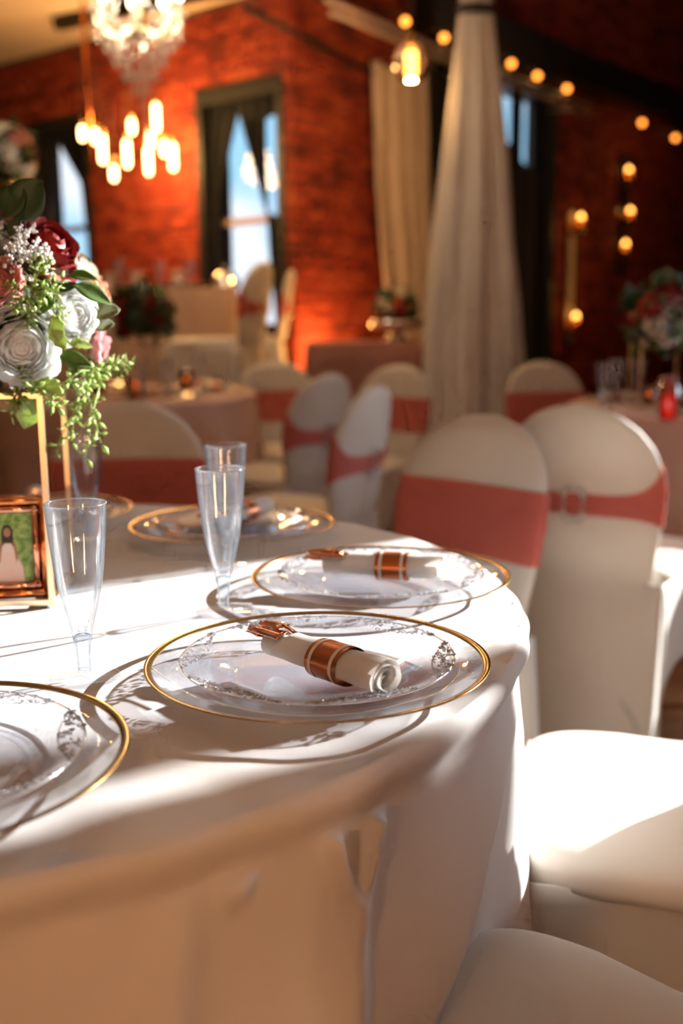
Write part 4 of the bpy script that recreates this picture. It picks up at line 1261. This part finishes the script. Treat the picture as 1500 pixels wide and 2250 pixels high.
arrangement('arrangement of white, pink and dark red flowers on the right table', (RA.x, RA.y, RA.z - .01), .15, [('rose_coral', (-.55, -.8, .35)), ('ran_white', (.05, -1, .15)), ('rose_white', (.2, -.95, -.35)), ('rose_red', (.05, -.75, .8)), ('rose_red', (.45, -.6, .6)), ('rose_cream', (-.5, -.75, -.65)), ('rose_white', (-.15, -.95, -.6)), 'rose_red', 'ran_pink', 'rose_white', 'rose_blush', 'rose_red'], 8, 55)
stand_at((RA.x, RA.y), 'gold wire stand on the blurred right table')
# tall arrangement at the far left edge, on the stage
TA = at(8, 345, 6.0)
arrangement('pale flower arrangement on a tall stand at the left edge', (TA.x, TA.y, TA.z), .21, ['ran_white', 'rose_blush', 'rose_peach', 'ran_pink', 'rose_cream', 'ran_white', 'rose_red', 'rose_peach', 'ran_white', 'rose_blush', 'rose_cream', 'ran_white'], 5, 30)
t = thing('tall_stand', 'slim gold floor stand under the pale flowers on the stage', 'stand', (TA.x, TA.y, STZ))
MB().lathe([(0, 0), (.13, 0), (.13, .012), (.015, .02), (.011, TA.z - STZ - .16), (.05, TA.z - STZ - .14), (.06, TA.z - STZ - .125), (0, TA.z - STZ - .125)], 24).build('pole', 'pale_gold', t)
# flower bowl on the mauve table
fp = (.33, 6.2, .967)
t = thing('flower_bowl', 'silver footed bowl on the mauve table by the beige curtain', 'bowl', fp)
MB().lathe([(0, 0), (.085, 0), (.085, .012), (.03, .025), (.03, .05), (.15, .085), (.165, .12), (.16, .12), (.14, .09), (0, .07)], 32).build('bowl_body', 'silver', t)
arrangement('low flowers in the silver bowl on the mauve table', (fp[0], fp[1], fp[2] + .19), .14, ['rose_cream', 'rose_coral', ('rose_coral', (.2, -.95, .0)), 'rose_red', 'ran_white', 'rose_peach', ('rose_cream', (-.6, -.8, 0)), 'rose_red', 'ran_white'], 12, 36)

# settings on the background tables
def ring_spots(c, r, angs): return [(c[0] + r * cos(radians(a)), c[1] + r * sin(radians(a))) for a in angs]
for k, (x, y) in enumerate(ring_spots(LC, .51, (0, -45, -90, 45, 90, 135, -135))):
    wh = ['at the right end', 'at the near right', 'at the near edge', 'at the far right', 'at the far edge', 'at the far left', 'at the near left'][k] + ' of the blurred left table'
    copy_tree(pc, None, (x, y, .7665), k, 'clear charger plate ' + wh)
    copy_tree(pd, None, (x, y, .7665), k, 'clear dinner plate ' + wh)
    copy_tree(pn, None, (x, y, .7753), radians((0, -45, -90, 45, 90, 135, -135)[k]) , 'napkin roll ' + wh)
for k, (px, dz) in enumerate(((440, 4.72), (365, 4.62), (310, 4.45), (520, 4.95))):
    p = at(px, 850, dz); copy_tree(pf, None, (p.x, p.y, .7665), 0, ['champagne flute right of the dark flowers on the left table', 'champagne flute near the dark flowers on the left table', 'champagne flute at the near side of the left table', 'champagne flute at the far right of the left table'][k])
def votive(label, loc, mat, s=1.0, lit=True):
    t = thing('votive', label, 'candle', loc, 0, 'glass votives')
    MB().lathe([(0, 0), (.030 * s, 0), (.034 * s, .01 * s), (.037 * s, .10 * s), (.034 * s, .10 * s), (.031 * s, .012 * s), (0, .01 * s)], 20).build('cup', mat, t)
    MB().lathe([(0, .012 * s), (.026 * s, .012 * s), (.026 * s, .045 * s), (0, .047 * s)], 16).build('candle', 'white_paper', t)
    if lit: MB().lathe([(0, .046 * s), (.006, .055 * s), (.004, .068 * s), (0, .078 * s)], 8).build('flame', 'candle_flame', t)
for k, (px, py, Y) in enumerate(((300, 870, 4.55), (410, 835, 5.0), (215, 850, 4.75))):
    p = at(px, py, Y); votive(['amber votive at the near side of the left table', 'amber votive at the far side of the left table', 'amber votive left of the dark flowers'][k], (p.x, p.y, .7665), 'amber_glass')
for k, (x, y) in enumerate(ring_spots(RC, .55, (160, 225, 115, 270))):
    wh = ['at the left end', 'at the near left', 'at the far left', 'at the near edge'][k] + ' of the right table'
    copy_tree(pc, None, (x, y, .7665), k, 'clear charger plate ' + wh)
    copy_tree(pn, None, (x, y, .7725), radians((160, 225, 115, 270)[k]), 'napkin roll ' + wh)
for k, (px, Y) in enumerate(((1325, 3.75), (1352, 4.05), (1400, 4.2))):
    p = at(px, 890, Y); copy_tree(pf, None, (p.x, p.y, .7665), 0, ['champagne flute left of the right table flowers', 'champagne flute second left of the right table flowers', 'champagne flute behind the right table stand'][k])
p = at(1466, 935, 3.45); 
t = thing('red_tumbler', 'red glass tumbler glowing on the right table', 'glass', (p.x, p.y, .7665))
MB().lathe([(0, 0), (.026, 0), (.030, .004), (.036, .14), (.033, .14), (.027, .008), (0, .006)], 24).build('tumbler_body', 'red_glass', t)
MB().lathe([(0, .008), (.024, .008), (.027, .075), (0, .078)], 16).build('glowing_wax', 'ember', t)
p = at(1425, 900, 4.0); votive('small amber votive beside the red tumbler', (p.x, p.y, .7665), 'amber_glass', .7)
# things on the stage table
rg = random.Random(3)
for k, px in enumerate((262, 300, 350, 392, 418, 240)):
    p = at(px, 615, 6.36 + .12 * (k % 3))
    if k in (0, 2, 4): copy_tree(pf, None, (p.x, p.y, HT + .002), 0, ['champagne flute at the left of the stage table', '', 'champagne flute in the middle of the stage table', '', 'champagne flute at the right of the stage table'][k])
    else: votive(['', 'clear votive left of centre on the stage table', '', 'clear votive right of centre on the stage table', '', 'clear votive at the far left of the stage table'][k], (p.x, p.y, HT + .002), 'clear_plastic', 1.1, False)
t = thing('serving_platter', 'long silver platter on the stage table', 'platter', (at(348, 620, 6.3).x, 6.29, HT + .002))
MB().lathe([(0, .004), (.11, .004), (.15, .02), (.152, .023), (.108, .009), (0, .009)], 40).xf(Matrix.Diagonal((2.0, .5, 1, 1))).build('platter_body', 'silver', t)
cp = at(495, 625, 6.42)  # cloche stands in for a pale chair top behind the stage table
t = thing('serving_cloche', 'pale domed cloche at the right end of the stage table', 'cloche', (cp.x, cp.y, HT + .002))
MB().lathe([(0, 0), (.092, 0), (.095, .006), (.088, .012), (.082, .05), (.06, .082), (.02, .098), (0, .10)], 32).build('dome', 'silver', t)
MB().lathe([(0, .098), (.008, .10), (.014, .115), (.008, .126), (0, .128)], 16).build('knob', 'silver', t)
# second amber pendant, unseen, added to brighten the tall bay's brickwork
p2 = room(3.6, 2.2, 0)
t = thing('amber_pendant', 'amber glass globe pendant hanging in the tall bay', 'pendant lamp', (p2.x, p2.y, HIGH))
MB().tube([(0, 0, 0), (0, 0, -1.05)], .005, 6).build('cord', 'black_steel', t)
MB().lathe([(.025, .10), (.06, .085), (.092, .045), (.104, 0), (.092, -.045), (.06, -.085), (.03, -.10)], 28, org=(0, 0, -1.2)).build('globe', 'amber_glass', t)
MB().lathe([(0, -.085), (.022, -.075), (.03, -.05), (.03, .05), (.018, .085), (0, .15)], 14, org=(0, 0, -1.2)).build('bulb', 'bulb_warm', t)
light('bay_pendant_light', 'POINT', (p2.x, p2.y, HIGH - 1.4), 8, (1, .62, .38), .08)
# warm uplight at the foot of the brick pier
up = room(.10, .16, 0)
t = thing('uplight', 'small uplight on the floor at the brick corner', 'lamp', up)
MB().lathe([(0, 0), (.06, 0), (.06, .11), (.05, .12), (0, .115)], 20).build('housing', 'black_steel', t)
light('uplight_light', 'POINT', room(.12, .24, .90), 20, (1, .45, .12), .06)
